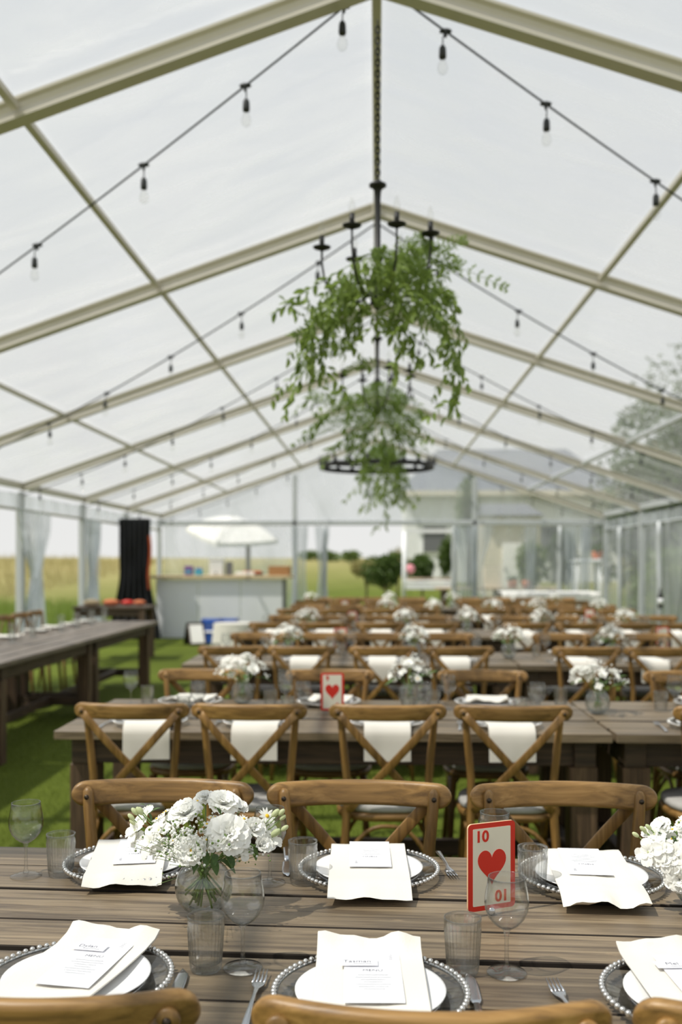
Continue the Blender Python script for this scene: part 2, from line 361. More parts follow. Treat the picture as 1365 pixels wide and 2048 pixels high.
# ================================================================== GROUND
def smooth(t): t = max(0, min(1, t)); return t * t * (3 - 2 * t)
def gh(x, y):
    dx = max(0, abs(x) - 6.5); dy = max(0, y - 26, -4 - y); r = sqrt(dx * dx + dy * dy)
    return 1.78 * smooth(r / 48.0)
g = MB()
xs = [-160, -110, -80, -60, -50, -42, -36, -30, -25, -20, -16, -13, -10, -8, -6.5, -4, -2, 0, 2, 4, 6.5, 8, 10, 13, 16, 20, 25, 30, 36, 42, 50, 60, 80, 110, 160]
ys = [-60, -40, -20, -8, -4, 0, 4, 8, 12, 16, 20, 24, 26, 29, 32, 36, 40, 45, 50, 56, 62, 70, 80, 95, 120, 160, 220]
vs = [(x, y, gh(x, y)) for y in ys for x in xs]; nx = len(xs)
fs = [(j * nx + i, j * nx + i + 1, (j + 1) * nx + i + 1, (j + 1) * nx + i) for j in range(len(ys) - 1) for i in range(nx - 1)]
g.add(vs, fs); struct(g.build('floor', 'lawn'), 'mown green lawn running out to a dry grass field')
def blades(name, n, xr, yr, h, wd, mat, lean=0.5, avoid=None, seed=3, zf=gh):
    rd = random.Random(seed); V = []; Fc = []
    for i in range(n):
        x = rd.uniform(*xr); y = rd.uniform(*yr)
        if avoid and avoid(x, y): continue
        a = rd.uniform(0, 2 * pi); hh = h * rd.uniform(.5, 1.2); ww = wd * rd.uniform(.7, 1.3); z = zf(x, y) - .002
        dx, dy = cos(a) * ww, sin(a) * ww; b2 = rd.uniform(0, 2 * pi); lx, ly = cos(b2) * hh * lean * rd.random(), sin(b2) * hh * lean * rd.random()
        k = len(V); V += [(x - dx, y - dy, z), (x + dx, y + dy, z), (x + lx, y + ly, z + hh)]; Fc.append((k, k + 1, k + 2))
    m = MB(); m.v = V; m.f = Fc; return m.mesh(name, mat, False)
tag(put('lawn_grass', blades('lawn_grass', 70000, (-3.6, 2.2), (2.4, 9.5), .03, .0028, 'blade')), 'short green lawn blades in the aisle and under the nearer tables', 'grass', kind='stuff')
tag(put('field_grass', blades('field_grass', 24000, (-36, -12.6), (12, 60), .55, .012, 'tallgrass', 0.6, seed=5)), 'tall pale grass of the field outside the left tent wall', 'grass', kind='stuff')

tag(put('tall_weeds', blades('tall_weeds', 9000, (-11.5, -6.6), (9, 30), .42, .012, 'weeds', 0.7, seed=8)), 'fresh green weeds growing along the outside of the left tent wall', 'weeds', kind='stuff')

# ================================================================== TENT
XL, XR, ZE, ZR = -5.04, 5.22, 2.51, 4.25
RY = [-1.3, 1.7, 4.77, 7.88, 10.93, 13.9, 16.85, 19.8, 22.9]
RZ = .05
def roofz(x): return RZ + ZR - (ZR - ZE) * (x / XR if x > 0 else x / XL)
bd, bw = .102, .048
# concave sided rafter section (side, up)
RPROF = [(-bw, 0), (-bw, -.014), (-bw * .6, -.026), (-bw * .5, -.050), (-bw * .6, -.074), (-bw, -.088), (-bw, -bd), (bw, -bd), (bw, -.088), (bw * .6, -.074), (bw * .5, -.050), (bw * .6, -.026), (bw, -.014), (bw, 0)]
for k, y in enumerate(RY):
    for sx, xe in ((-1, XL), (1, XR)):
        m = MB(); m.sweep([(0, y, ZR + RZ), (xe, y, ZE + RZ)], RPROF if sx > 0 else [(-a, b) for a, b in RPROF][::-1], (0, 0, 1))
        struct(m.build('roof_beam', 'alu', smooth=False), 'sloping aluminium roof rafter of the tent')
        # bolts / splice plate at purlin joints
    m = MB(); m.box((0, y, ZR - .01), (.07, .11, .10), bev=.008); struct(m.build('bracket_trim', 'alu', smooth=False), 'metal bracket joining two rafters at the ridge')
Y0, Y1 = RY[0], RY[-1]
for nm, x, zo, s_, mt in (('ridge_beam', 0.0, -.05, .05, 'alu'), ('purlin_beam', XL * .345, -.05, .042, 'alu'), ('purlin_beam', XR * .335, -.05, .042, 'alu'), ('purlin_beam', XL * .68, -.05, .042, 'alu'), ('purlin_beam', XR * .66, -.05, .055, 'aluw'), ('eave_beam', XL, -.02, .09, 'alu'), ('eave_beam', XR, -.02, .11, 'aluw')):
    for k in range(len(RY) - 1):
        m = MB(); gap = 0.050 if 'eave' not in nm else 0
        m.box((x, (RY[k] + RY[k + 1]) / 2, roofz(x) + zo), (s_, RY[k + 1] - RY[k] - 2 * gap, s_), bev=.006)
        struct(m.build(nm, mt, smooth=False), 'aluminium bar of the tent frame between two rafters')
# lower curtain rails and posts
for xe, mt in ((XL, 'alu'), (XR, 'aluw')):
    for k in range(len(RY)):
        m = MB(); m.box((xe, RY[k], ZE / 2 - .03), (.10, .12, ZE - .06), bev=.012)
        struct(m.build('tent_pillar', 'aluw', smooth=False), 'upright white aluminium tent post at the eave')
        m = MB(); m.box((xe, RY[k], .006), (.24, .24, .012)); struct(m.build('foot_plate_trim', 'alu', smooth=False), 'steel foot plate of a tent post')
    for k in range(len(RY) - 1):
        m = MB(); m.tube([(xe, RY[k] + .06, 2.2), (xe, RY[k + 1] - .06, 2.2)], .022, 8)
        struct(m.build('curtain_rail_trim', mt), 'curtain rail below the eave beam')
# roof panels
for k in range(len(RY) - 1):
    for xe in (XL, XR):
        def fn(u, v, xe=xe, k=k):
            x = xe * u; y = RY[k] + (RY[k + 1] - RY[k]) * v
            return (x, y, roofz(x) + .012 - .035 * sin(pi * v) * sin(pi * min(1, u * 1.02)) + .004 * sin(u * 40 + v * 9))
        m = MB(); m.grid(fn, 28, 8)
        struct(m.build('ceiling', 'roof'), 'clear vinyl roof panel between two rafters')
    # valance strip between eave beam and curtain rail
    for xe in (XL, XR):
        m = MB(); m.grid(lambda u, v, xe=xe, k=k: (xe + .05 * (1 if xe < 0 else -1) * 0 + .012 * sin(v * 30), RY[k] + .06 + (RY[k + 1] - RY[k] - .12) * v, 2.42 - .21 * u), 2, 24)
        struct(m.build('wall_left' if xe < 0 else 'wall_right', 'curtain'), 'milky vinyl valance strip under the eave beam')
def curtain(name, x, y, z0, z1, w0, wm, w1, along='Y', seed=0, mat='curtain', folds=9, depth=.05, zt=.45, shift=0.0):
    rd = random.Random(seed); ph = rd.uniform(0, 6)
    def fn(u, v):
        z = z1 + (z0 - z1) * u
        t = u / zt if u < zt else (u - zt) / (1 - zt)
        ww = w0 + (wm - w0) * smooth(t) if u < zt else wm + (w1 - wm) * smooth(t)
        s_ = (v - .5) * ww + shift * (ww - min(w0, w1)) ; d = depth * sin(v * folds * 2 * pi + ph + u) * (.6 + .4 * u) + .01 * sin(u * 17 + v * 5)
        return (x + d, y + s_, z) if along == 'Y' else (x + s_, y + d, z)
    m = MB(); m.grid(fn, 18, folds * 6); return m.build(name, mat)
# left wall: panels gathered to the posts, gaps open to the field
for k, (y, w0, w1, sh) in enumerate([(10.9, 1.3, 1.6, 0), (13.9, 1.5, 1.1, -.1), (16.9, .9, 1.3, .1), (19.9, .8, 1.0, 0), (7.9, 1.2, 1.6, 0)]):
    struct(curtain('wall_left', XL + .11, y + .25, .03, 2.2, w0, .42, w1, seed=k, folds=7, shift=sh), 'clear vinyl curtain gathered at a left tent post')
for k, y in enumerate([10.9, 13.9, 16.9, 19.9]):
    def fn(u, v, y=y): return (XL - .02 + .03 * sin(v * 11), y + .1 + 1.25 * v * (1 - .25 * u), 2.2 - 2.15 * u)
    if k in (0, 2): 
        m = MB(); m.grid(fn, 6, 20); struct(m.build('wall_left', 'wallv'), 'half drawn clear vinyl sheet in the left tent wall')
# right wall: closed clear panels with rolled seams
for k in range(1, len(RY) - 1):
    m = MB(); m.grid(lambda u, v, k=k: (XR + .03 * sin(v * 14 + k), RY[k] + .06 + (RY[k + 1] - RY[k] - .12) * v, 2.2 - 2.17 * u), 6, 30)
    struct(m.build('wall_right', 'wallv'), 'closed clear vinyl sheet of the right tent wall')
    m = MB(); m.tube([(XR - .07, RY[k] + 1.5 + .03 * sin(q), 2.2 - 2.15 * q / 8) for q in range(9)], [.035, .045, .04, .05, .045, .05, .04, .045, .05], 10)
    struct(m.build('rolled_seam_trim', 'aluw'), 'white rolled vinyl seam hanging on the right tent wall')
# far gable
yg = RY[-1]
m = MB(); m.box(((XL + XR) / 2, yg, 2.36), (XR - XL - .12, .10, .11), bev=.01); struct(m.build('gable_beam', 'aluw', smooth=False), 'white horizontal beam across the far gable')
for px in (590, 950):
    x = PY(px, 1100, yg).x; m = MB(); z1 = roofz(x) - .17; m.box((x, yg, z1 / 2), (.10, .10, z1), bev=.01)
    struct(m.build('gable_pillar', 'aluw', smooth=False), 'upright gable post of the far tent end')
for px in (650, 908, 1120):
    x = PY(px, 1100, yg).x; m = MB(); m.tube([(x + .01 * sin(q * 2), yg - .02, 2.28 - q * .22) for q in range(11)], [.04, .05, .045, .06, .05, .06, .055, .06, .05, .06, .05], 10)
    struct(m.build('rolled_seam_trim', 'aluw'), 'white rolled panel seam in the far gable wall')
m = MB()
def gab(u, v):
    x = XL + (XR - XL) * v; zt = roofz(x) - .02; return (x, yg + .02, 2.40 + (zt - 2.40) * u)
m.grid(gab, 4, 40); struct(m.build('wall_far', 'wallv'), 'clear vinyl triangle filling the far gable')
xa, xb = PY(655, 1100, yg).x, PY(905, 1100, yg).x
for x0, x1 in ((XL + .1, -1.95), (xb + .05, XR - .1)):
    m = MB(); m.grid(lambda u, v, x0=x0, x1=x1: (x0 + (x1 - x0) * v, yg + .03 * sin(v * 30), 2.3 - 2.27 * u), 6, 50)
    struct(m.build('wall_far', 'wallv'), 'clear vinyl sheet of the far tent wall')
struct(curtain('wall_far', xb + .45, yg - .1, .03, 2.28, .9, .5, .8, 'X', 21, folds=8), 'gathered clear vinyl door curtain in the far wall')
struct(curtain('wall_far', PY(645, 1100, yg).x, yg - .1, .03, 2.28, .35, .16, .35, 'X', 22, folds=4), 'narrow gathered vinyl curtain in the far wall')
struct(curtain('wall_far', PY(600, 1100, yg).x, yg - .12, .03, 2.28, .4, .3, .5, 'X', 23, folds=4), 'narrow gathered vinyl curtain beside the gable post')
for i, px in enumerate((1060, 1140, 1170)):
    struct(curtain('wall_far', PY(px, 1100, yg).x, yg - .1, .03, 2.28, .3, .2, .3, 'X', 30 + i, folds=3), 'gathered vinyl fold in the far wall')

# ================================================================== STRING LIGHTS
def string_lights(k, side):
    ys, ye = RY[k], RY[k + 1]; xe = XL if side < 0 else XR
    sag = .12 if k == 2 else .21
    a = Vector((.02 * side, ys, ZR - .12)); b = Vector((xe, ye, ZE - .12))
    if k == 2: a.z = ZR - .02; b.z = ZE - .05
    def P(t): p = a.lerp(b, t); p.z -= sag * 4 * t * (1 - t) * .8; return p
    root = empty('string_light', a)
    tag(root, 'black string with clear bulbs, %s side of the %s visible roof bay' % ('left' if side < 0 else 'right', ORD[k - 2]), 'string light', 'festoon bulb strings under the clear roof')
    inv = Matrix.Translation(-a)
    m = MB(); m.tube([inv @ P(i / 30) for i in range(31)], .0055 if k == 2 else .0065, 6); m.build('cable', 'cable', root)
    ts = {(2, -1): [.028, .133, .258, .412, .56, .70, .84], (2, 1): [.062, .168, .300, .435, .57, .71, .85]}.get((k, side), [.09 + .14 * i for i in range(7)])
    for t in ts:
        p = inv @ P(t); d = Vector((random.uniform(-.02, .02), random.uniform(-.01, .01), -.075))
        if k > 5 : pass
        s_ = put('socket', SOCK, root, p + d); put('bulb', BULB, s_)
        m = MB(); 
        cl = put('cable_clip', CLIP, root, p)
        m.tube([p, p + Vector((d.x * .9, 0, -.03)), p + d + Vector((0, 0, .0))], .0035, 5); m.build('lead', 'cable', root)
m = MB(); m.lathe([(0, .002), (.012, 0), (.017, -.012), (.019, -.05), (.017, -.062), (0, -.062)], 12); SOCK = m.mesh('socket', 'cable')
m = MB(); m.lathe([(.012, -.062), (.014, -.072), (.024, -.095), (.027, -.112), (.022, -.13), (.010, -.141), (0, -.143)], 12); BULB = m.mesh('bulb', 'bulb')
m = MB(); m.tube([(-.03, 0, 0), (-.01, 0, .002), (.01, 0, .002), (.03, 0, 0)], [.007, .013, .013, .007], 6); m.tube([(0, 0, 0), (0, 0, -.03)], [.012, .006], 6); CLIP = m.mesh('cable_clip', 'cable')
for k in range(2, 8):
    for sd_ in (-1, 1): string_lights(k, sd_)

# ================================================================== CHAIR
def stadium(w2, h2, n=5, r=None):
    r = r or min(w2, h2); out = []
    for cx, cy, a0 in ((w2 - r, h2 - r, 0), (-(w2 - r), h2 - r, 90), (-(w2 - r), -(h2 - r), 180), (w2 - r, -(h2 - r), 270)):
        for i in range(n): a = radians(a0 + 90 * i / (n - 1)); out.append((cx + r * cos(a), cy + r * sin(a)))
    return out
def make_chair():
    root = empty('crossback_chair')
    L, zc, hh = .232, .868, .032
    def rail_y(x): return -.262 + .055 * (abs(x) / L) ** 2
    m = MB(); path = []; sc = []
    n = 40
    for i in range(n + 1):
        x = -L * cos(pi * i / n); e = L - abs(x); q = sqrt(max(0.0, 1 - (max(0, .034 - e) / .034) ** 2)); q = max(q, .02)
        path.append((x, rail_y(x), zc)); sc.append((min(1, .35 + .65 * q) if q > .03 else .05, q))
    m.sweep(path, stadium(.0125, hh, 5, .0115), (0, -.12, 1), sc)
    m.build('top_rail', 'chair', root)
    for s in (-1, 1):
        m = MB(); m.tube([(s * .188, -.200, .888), (s * .188, -.203, .878), (s * .186, -.202, .84), (s * .176, -.196, .74), (s * .163, -.190, .60), (s * .163, -.188, .46), (s * .176, -.205, .25), (s * .198, -.245, 0)],
                         [.006, .0135, .0145, .015, .0155, .0165, .016, .013], 12, (0, 1, 0)); m.build('back_post', 'chair_v', root)
        m = MB(); m.tube([(s * .165, .165, .43), (s * .175, .178, .25), (s * .188, .20, 0)], [.017, .016, .013], 10, (0, 1, 0)); m.build('leg', 'chair_v', root)
        # cross strip at the back of the rail, round end with a bolt
        o_ = -.006 if s > 0 else .0035
        pts = []; N_ = 16
        for i in range(N_ + 1):
            t = i / N_; x = s * (.196 - .352 * t); z = .866 - .392 * t; y = (-.242 - .035 * sin(pi * min(1, t * 1.15))) * (1 - t) + (-.205) * t + o_
            if t < .12: y = rail_y(x) - .017 + (0)
            pts.append((x, y, z))
        m = MB(); scl = [(1, 1)] * (N_ + 1)
        m.sweep(pts, stadium(.0155, .0045, 3, .003), (0, 1, 0), scl)
        e = pts[0]; R_ = Matrix.Rotation(pi / 2, 4, 'X'); mm = Matrix.Translation((e[0], e[1] - .001, e[2])) @ R_
        q = MB(); q.lathe([(0, -.006), (.014, -.006), (.017, -.003), (.017, .003), (.014, .006), (0, .006)], 16); m.add(q.v, q.f, mm)
        m.build('cross_strip', 'chair_v', root)
        for yy, sg, xx in ((pts[0][1] - .007, -1, s * .196), (-.1885, 1, s * .188)):
            q = MB(); q.lathe([(.0065, 0), (.0065, .0015), (.004, .004), (0, .005)], 10)
            m = MB(); m.add(q.v, q.f, Matrix.Translation((xx, yy, .866)) @ Matrix.Rotation(pi / 2 if sg < 0 else -pi / 2, 4, 'X')); m.build('bolt', 'bolt', root)
    m = MB()
    def se(a): return (abs(cos(a)) ** .75 * (1 if cos(a) > 0 else -1), abs(sin(a)) ** .75 * (1 if sin(a) > 0 else -1))
    def pad(z, r): return [(se(2 * pi * j / 24)[0] * r, se(2 * pi * j / 24)[1] * r * .98, z) for j in range(24)]
    def stack(m, rings):
        vs = []; [vs.extend(pad(z, r)) for z, r in rings]; k = 24
        fs = [(i * k + j, i * k + (j + 1) % k, (i + 1) * k + (j + 1) % k, (i + 1) * k + j) for i in range(len(rings) - 1) for j in range(k)]
        fs += [tuple(range(k))[::-1], tuple((len(rings) - 1) * k + j for j in range(k))]; m.add(vs, fs)
    stack(m, [(.425, .195), (.430, .208), (.452, .21), (.458, .20)]); m.build('seat', 'chair', root)
    m = MB(); stack(m, [(.459, .192), (.466, .203), (.480, .204), (.490, .196), (.494, .15)]); m.build('seat_cushion', 'cushion', root)
    def hoop(a, b):
        a = Vector(a); b = Vector(b); pts = []
        for i in range(13):
            t = i / 12; p = a.lerp(b, t); p.z += .15 * (1 - abs(2 * t - 1) ** 2.6); pts.append(p)
        m = MB(); m.tube(pts, .009, 8); m.build('stretcher', 'chair_v', root)
    hoop((-.178, .183, .26), (.178, .183, .26)); hoop((-.172, -.2, .26), (.172, -.2, .26)); hoop((-.178, .17, .26), (-.175, -.19, .26)); hoop((.178, .17, .26), (.175, -.19, .26))
    return root
chair0 = make_chair(); used = [False]
def place_chair(x, y, rz, label, group, far=False):
    c = chair0 if not used[0] else dup(chair0, skip=('bolt', 'stretcher') if far else ())
    if used[0] is False: kids(chair0); used[0] = True
    c.location = (x, y, 0); c.rotation_euler = (0, 0, rz); tag(c, label, 'chair', group); return c
CH0 = chair0; CH0.location = (0, -50, 0)

# ================================================================== TABLES
PLW = [.141, .153, .166, .130, .172, .150]; PGAP = [.005, .013, .005, .019, .005]   # far -> near
def make_table(length=2.31, along='X'):
    root = empty('farm_table'); mt = 'table' if along == 'X' else 'table_y'
    Wt = sum(PLW) + sum(PGAP); y = Wt / 2
    for i, pw in enumerate(PLW):
        m = MB(); yc = y - pw / 2; c = (0, yc, .742 + random.uniform(-.0012, .0012)); d = (length + random.uniform(-.012, .0), pw, .036)
        if along == 'Y': c = (-yc, 0, c[2]); d = (pw, d[0], .036)
        # each plank centred on its own origin for its own grain
        ob = None; m.box((0, 0, 0), d, bev=.002); ob = m.build('plank', mt, root, smooth=False, loc=c)
        ob.data.materials.append(M['gap'])
        for po in ob.data.polygons:
            q = po.normal.y if along == 'X' else -po.normal.x
            if abs(q) > .6 and not (i == 0 and q > 0) and not (i == 5 and q < 0): po.material_index = 1
        y -= pw + (PGAP[i] if i < 5 else 0)
    def B(name, c, d, mtl):
        if along == 'Y': c = (-c[1], c[0], c[2]); d = (d[1], d[0], d[2])
        m = MB(); m.box((0, 0, 0), d, bev=.004); m.build(name, mtl, root, smooth=False, loc=c)
    for s in (-1, 1):
        B('apron', (0, s * .36, .665), (length - .22, .035, .115), 'dark_x')
        B('end_apron', (s * (length / 2 - .10), 0, .665), (.09, .80, .115), 'dark_x')
        for q in (-1, 1):
            B('leg', (s * (length / 2 - .105), q * .34, .304), (.115, .115, .607), 'dark')
        B('foot_rail', (s * (length / 2 - .105), 0, .16), (.05, .56, .09), 'dark_x')
    B('brace', (0, 0, .16), (length - .27, .05, .07), 'dark_x')
    return root, Wt
ZT = .7605
tb0, WT = make_table(); kids(tb0)
NEAR = [1.418, 4.08, 6.78, 9.42, 12.06, 14.70]
TX = [(-1.345 + 1.155, 'left'), (.967 + 1.16, 'right')]
first = True
for r, yn in enumerate(NEAR):
    for j, (tx, nm) in enumerate(TX):
        if r == 0 and j == 1: pass
        t = tb0 if first else dup(tb0); first = False
        rz = 0.0
        if r == 0: rz = -radians(2.5)
        x = tx + (.0 if r == 0 and j == 0 else .05 if r == 0 else 0); y = yn + WT / 2
        if r == 0: y += -.0437 * x
        t.location = (x, y, 0); t.rotation_euler = (0, 0, rz)
        tag(t, 'weathered brown plank farm table, %s one of the pair in the %s row' % (nm, ROWN[r]), 'table', 'farm tables in rows across the tent')
tl0, _ = make_table(2.38, 'Y'); kids(tl0)
for k in range(3):
    t = tl0 if k == 0 else dup(tl0)
    t.location = (-2.6 - WT / 2, 11.75 - 1.2 - 2.4 * k, 0)
    tag(t, 'weathered plank farm table set lengthwise by the left tent wall, %s from its far end' % ORD[k], 'table', 'long table along the left wall')

# ================================================================== TABLEWARE PROTOTYPES
# wine glass
wg = empty('wine_glass')
m = MB(); o_ = [(.0045, .0735), (.012, .077), (.022, .084), (.031, .095), (.0365, .108), (.0378, .120), (.0365, .134), (.0335, .150), (.0312, .1635)]
m.lathe(o_ + [(.0306, .1640)] + [(r - .0010, z + .0004) for r, z in o_[::-1][1:]] + [(0, .0755)], 40); m.build('bowl', 'glass', wg)
m = MB(); m.tube([(.0309 * cos(2 * pi * i / 40), .0309 * sin(2 * pi * i / 40), .1638) for i in range(40)], .0007, 6, closed=True); m.build('rim', 'glass2', wg)
m = MB(); m.lathe([(0, .006), (.007, .008), (.0042, .016), (.0036, .035), (.0036, .060), (.0050, .070), (.0075, .0755), (0, .0757)], 20); m.build('stem', 'glass2', wg)
m = MB(); m.lathe([(0, 0), (.033, 0), (.034, .0012), (.033, .0024), (.020, .0045), (.008, .0075), (0, .0078)], 40); m.build('foot', 'glass2', wg)
# ribbed tumbler
NR = 26
def mk_tumbler(seg):
    prof = [(0, .0), (.0245, 0), (.0262, .002), (.0272, .010), (.0280, .022), (.0292, .040), (.0304, .060), (.0312, .074), (.0316, .078), (.0320, .088), (.0318, .0935), (.0305, .0937), (.0300, .088), (.0292, .074), (.0275, .045), (.0255, .014), (.018, .0105), (0, .010)]
    def rm(a, z, j): return 1 + (.075 * abs(cos(a * NR / 2)) - .045 if 3 <= j <= 7 else 0) - (.02 * (0.5 + .5 * cos(a * NR)) if j in (13, 14) else 0)
    m = MB(); m.lathe(prof, seg, rmod=rm); return m
tu = empty('ribbed_tumbler')
mk_tumbler(NR * 6).build('body', 'glass2', tu)
m = MB(); m.tube([(.0312 * cos(2 * pi * i / 40), .0312 * sin(2 * pi * i / 40), .0936) for i in range(40)], .0009, 6, closed=True); m.build('rim', 'glass', tu)
# charger with beads
ch = empty('beaded_charger')
m = MB(); m.lathe([(0, .004), (.100, .004), (.106, .006), (.112, .012), (.118, .014), (.145, .019), (.149, .021), (.149, .018), (.118, .0105), (.108, .003), (.100, .001), (0, .001)], 64); m.build('dish', 'charger', ch)
m = MB(); m.tube([(.113 * cos(2 * pi * i / 48), .113 * sin(2 * pi * i / 48), .0135) for i in range(48)], .0016, 6, closed=True); m.build('inner_ring', 'silver', ch)
m = MB()
for i in range(74): a = 2 * pi * i / 74; m.ball((.1535 * cos(a), .1535 * sin(a), .021), .0052, 8, 6)
m.tube([(.150 * cos(2 * pi * i / 60), .150 * sin(2 * pi * i / 60), .018) for i in range(60)], .0028, 6, closed=True)
stuff(m.build('bead_rim', 'bead', ch))
# plate
m = MB(); m.lathe([(0, .0145), (.072, .0145), (.082, .016), (.115, .0225), (.120, .0240), (.120, .0222), (.084, .0135), (.076, .0050), (0, .0050)], 56); PLATE = m.mesh('dinner_plate', 'plate')
# fork, knife
def mk_fork():
    m = MB(); st = stadium(1, 1, 3, .6)
    ys = [(-.105, .0055, .0014), (-.10, .0065, .0016), (-.07, .0055, .0018), (-.03, .0035, .0020), (.01, .003, .0022), (.035, .004, .0018), (.048, .009, .0013), (.058, .0115, .0012), (.062, .0115, .0012)]
    def zz(y): return .003 + .010 * max(0, sin((y + .105) / .2 * pi)) ** 1.5 * .6 + (.004 * max(0, (y - .05)) / .04 if y > .05 else 0)
    m.sweep([(0, y, zz(y)) for y, a, b in ys], st, (0, 0, 1), [(a, b) for y, a, b in ys])
    for i in range(4):
        x = -.0095 + i * .00633
        m.sweep([(x, .060, zz(.06)), (x, .080, zz(.08)), (x * .96, .104, zz(.104) + .002)], st, (0, 0, 1), [(.0019, .0012), (.0017, .0011), (.0008, .0008)])
    return m.mesh('fork', 'steel')
FORK = mk_fork()
m = MB(); st = stadium(1, 1, 3, .6)
m.sweep([(0, -.115, .003), (0, -.10, .004), (0, -.04, .004), (0, -.005, .004)], st, (0, 0, 1), [(.006, .002), (.0085, .003), (.0065, .003), (.005, .0025)])
KN_H = m.mesh('handle', 'steel')
m = MB(); m.sweep([(0, -.005, .004), (0, .01, .004), (.001, .06, .004), (.0015, .09, .004), (-.002, .112, .004)], st, (0, 0, 1), [(.005, .0018), (.010, .0010), (.0105, .0009), (.009, .0008), (.001, .0006)])
KN_B = m.mesh('blade', 'steel')
def knife(loc, rz, label, group):
    e = empty('table_knife', loc, rz); put('handle', KN_H, e); put('blade', KN_B, e); tag(e, label, 'knife', group); return e
# napkin: a folded strip laid over the plate; +y local points to the table's middle
def napkin_mesh(prof, w, seed=0, wave=.004, skew=0.0, taper=0.0, edge=.006):
    rd = random.Random(seed); p1, p2, p3 = rd.uniform(0, 6), rd.uniform(0, 6), rd.uniform(0, 6)
    P = [Vector((0, a, b)) for a, b in prof]; L = [0]
    for i in range(1, len(P)): L.append(L[-1] + (P[i] - P[i - 1]).length)
    def at(t):
        s = t * L[-1]
        for i in range(1, len(L)):
            if s <= L[i] + 1e-9: return P[i - 1].lerp(P[i], (s - L[i - 1]) / max(1e-9, L[i] - L[i - 1]))
        return P[-1]
    nu, nv = 36, 14
    def sheet(off, lo, hi, dw, ph):
        def fn(u, v):
            t = lo + (hi - lo) * u; p = at(max(0, min(1, t))); q = at(max(0, t - .03)); r_ = at(min(1, t + .03)); tg = (r_ - q)
            nrm = Vector((0, -tg.z, tg.y)).normalized()
            if nrm.z < 0 and abs(tg.y) > abs(tg.z): nrm = -nrm
            if abs(tg.z) > abs(tg.y): nrm = Vector((0, -1, 0)) if prof[-1][0] < prof[0][0] else Vector((0, 1, 0))
            x = (v - .5) * (w + dw) * (1 + taper * t) + skew * t
            en = max(0, 1 - t * 7) ; wv = wave * (sin(v * 9 + ph + p1) + .6 * sin(v * 17 + p2)) * (.25 + 1.6 * en) + .0015 * sin(t * 13 + p3 + v * 4)
            return tuple(p + nrm * (off + max(-off * .3, wv * .7 + wave * en)) + Vector((x, 0, 0)))
        return fn
    m = MB()
    a = sheet(.0055, 0, 1, 0, 0); b2 = sheet(.0015, .02, .985, -.006, 1.0)
    top = [[a(i / nu, j / nv) for j in range(nv + 1)] for i in range(nu + 1)]
    m.grid(lambda u, v: a(u, v), nu, nv); m.grid(lambda u, v: b2(u, v), nu, nv)
    # rolled folds along both long sides and the far end
    for v0 in (0, 1):
        m.grid(lambda u, v, v0=v0: tuple(Vector(a(u, v0)).lerp(Vector(b2(u, v0)), v) + Vector(((1 if v0 else -1) * .002 * sin(pi * v), 0, 0))), nu, 4)
    m.grid(lambda u, v: tuple(Vector(a(0, u)).lerp(Vector(b2(0, u)), v) + Vector((0, .002 * sin(pi * v), 0))), nv, 4)
    m.grid(lambda u, v: tuple(Vector(a(1, u)).lerp(Vector(b2(1, u)), v) + Vector((0, 0, -.002 * sin(pi * v)))), nv, 4)
    return m.mesh('folded_napkin', 'napkin')
HANG = [(.148, .034), (.13, .026), (.10, .0245), (-.10, .0245), (-.122, .0265), (-.150, .0255), (-.166, .014), (-.176, .0), (-.180, -.03), (-.182, -.115)]
FLAT = [(.200, .010), (.185, .014), (.165, .021), (.13, .0265), (.10, .0245), (-.10, .0245), (-.122, .0265), (-.145, .0255), (-.162, .010), (-.172, -.006), (-.176, -.03), (-.177, -.08)]
SHORT = [(.130, .030), (.11, .026), (.08, .0245), (-.08, .0245), (-.10, .0255), (-.115, .027), (-.125, .028)]
NAPH = [napkin_mesh(HANG, .19, s) for s in (1, 2, 3)]; NAPS = [napkin_mesh(SHORT, .20, s, .006) for s in (4, 5)]
# menu card
def text_mesh(s, size, mat='ink', ext=.0001, align='CENTER', bold=0.0):
    cu = bpy.data.curves.new('t', 'FONT'); cu.body = s; cu.size = size; cu.extrude = ext; cu.align_x = align; cu.align_y = 'CENTER'; cu.resolution_u = 4; cu.offset = size * bold
    ob = bpy.data.objects.new('t', cu); COL.objects.link(ob); dg = bpy.context.evaluated_depsgraph_get()
    me = bpy.data.meshes.new_from_object(ob.evaluated_get(dg)); COL.objects.unlink(ob); bpy.data.objects.remove(ob); me.materials.clear(); me.materials.append(M[mat]); return me
def bend(y): return .0012 + .06 * (y * y)
m = MB(); m.grid(lambda u, v: ((u - .5) * .093, (v - .5) * .195, bend((v - .5) * .195) * .6 + .0006), 4, 12); m.grid(lambda u, v: ((u - .5) * .093, (.5 - v) * .195, bend((v - .5) * .195) * .6), 4, 12); MENU = m.mesh('menu_card', 'paper')
MENU_T = text_mesh('MENU', .012)
def lines(ws, dy, y0, h=.0011):
    m = MB()
    for i, w_ in enumerate(ws):
        y = y0 - i * dy; m.box((0, y, bend(y) * .6 + .0009), (w_, h, .0002))
    return m
LINES = lines([.05, .058, .04, .03, .055, .048, .036], .0088, .012).mesh('small_print', 'ink', False)
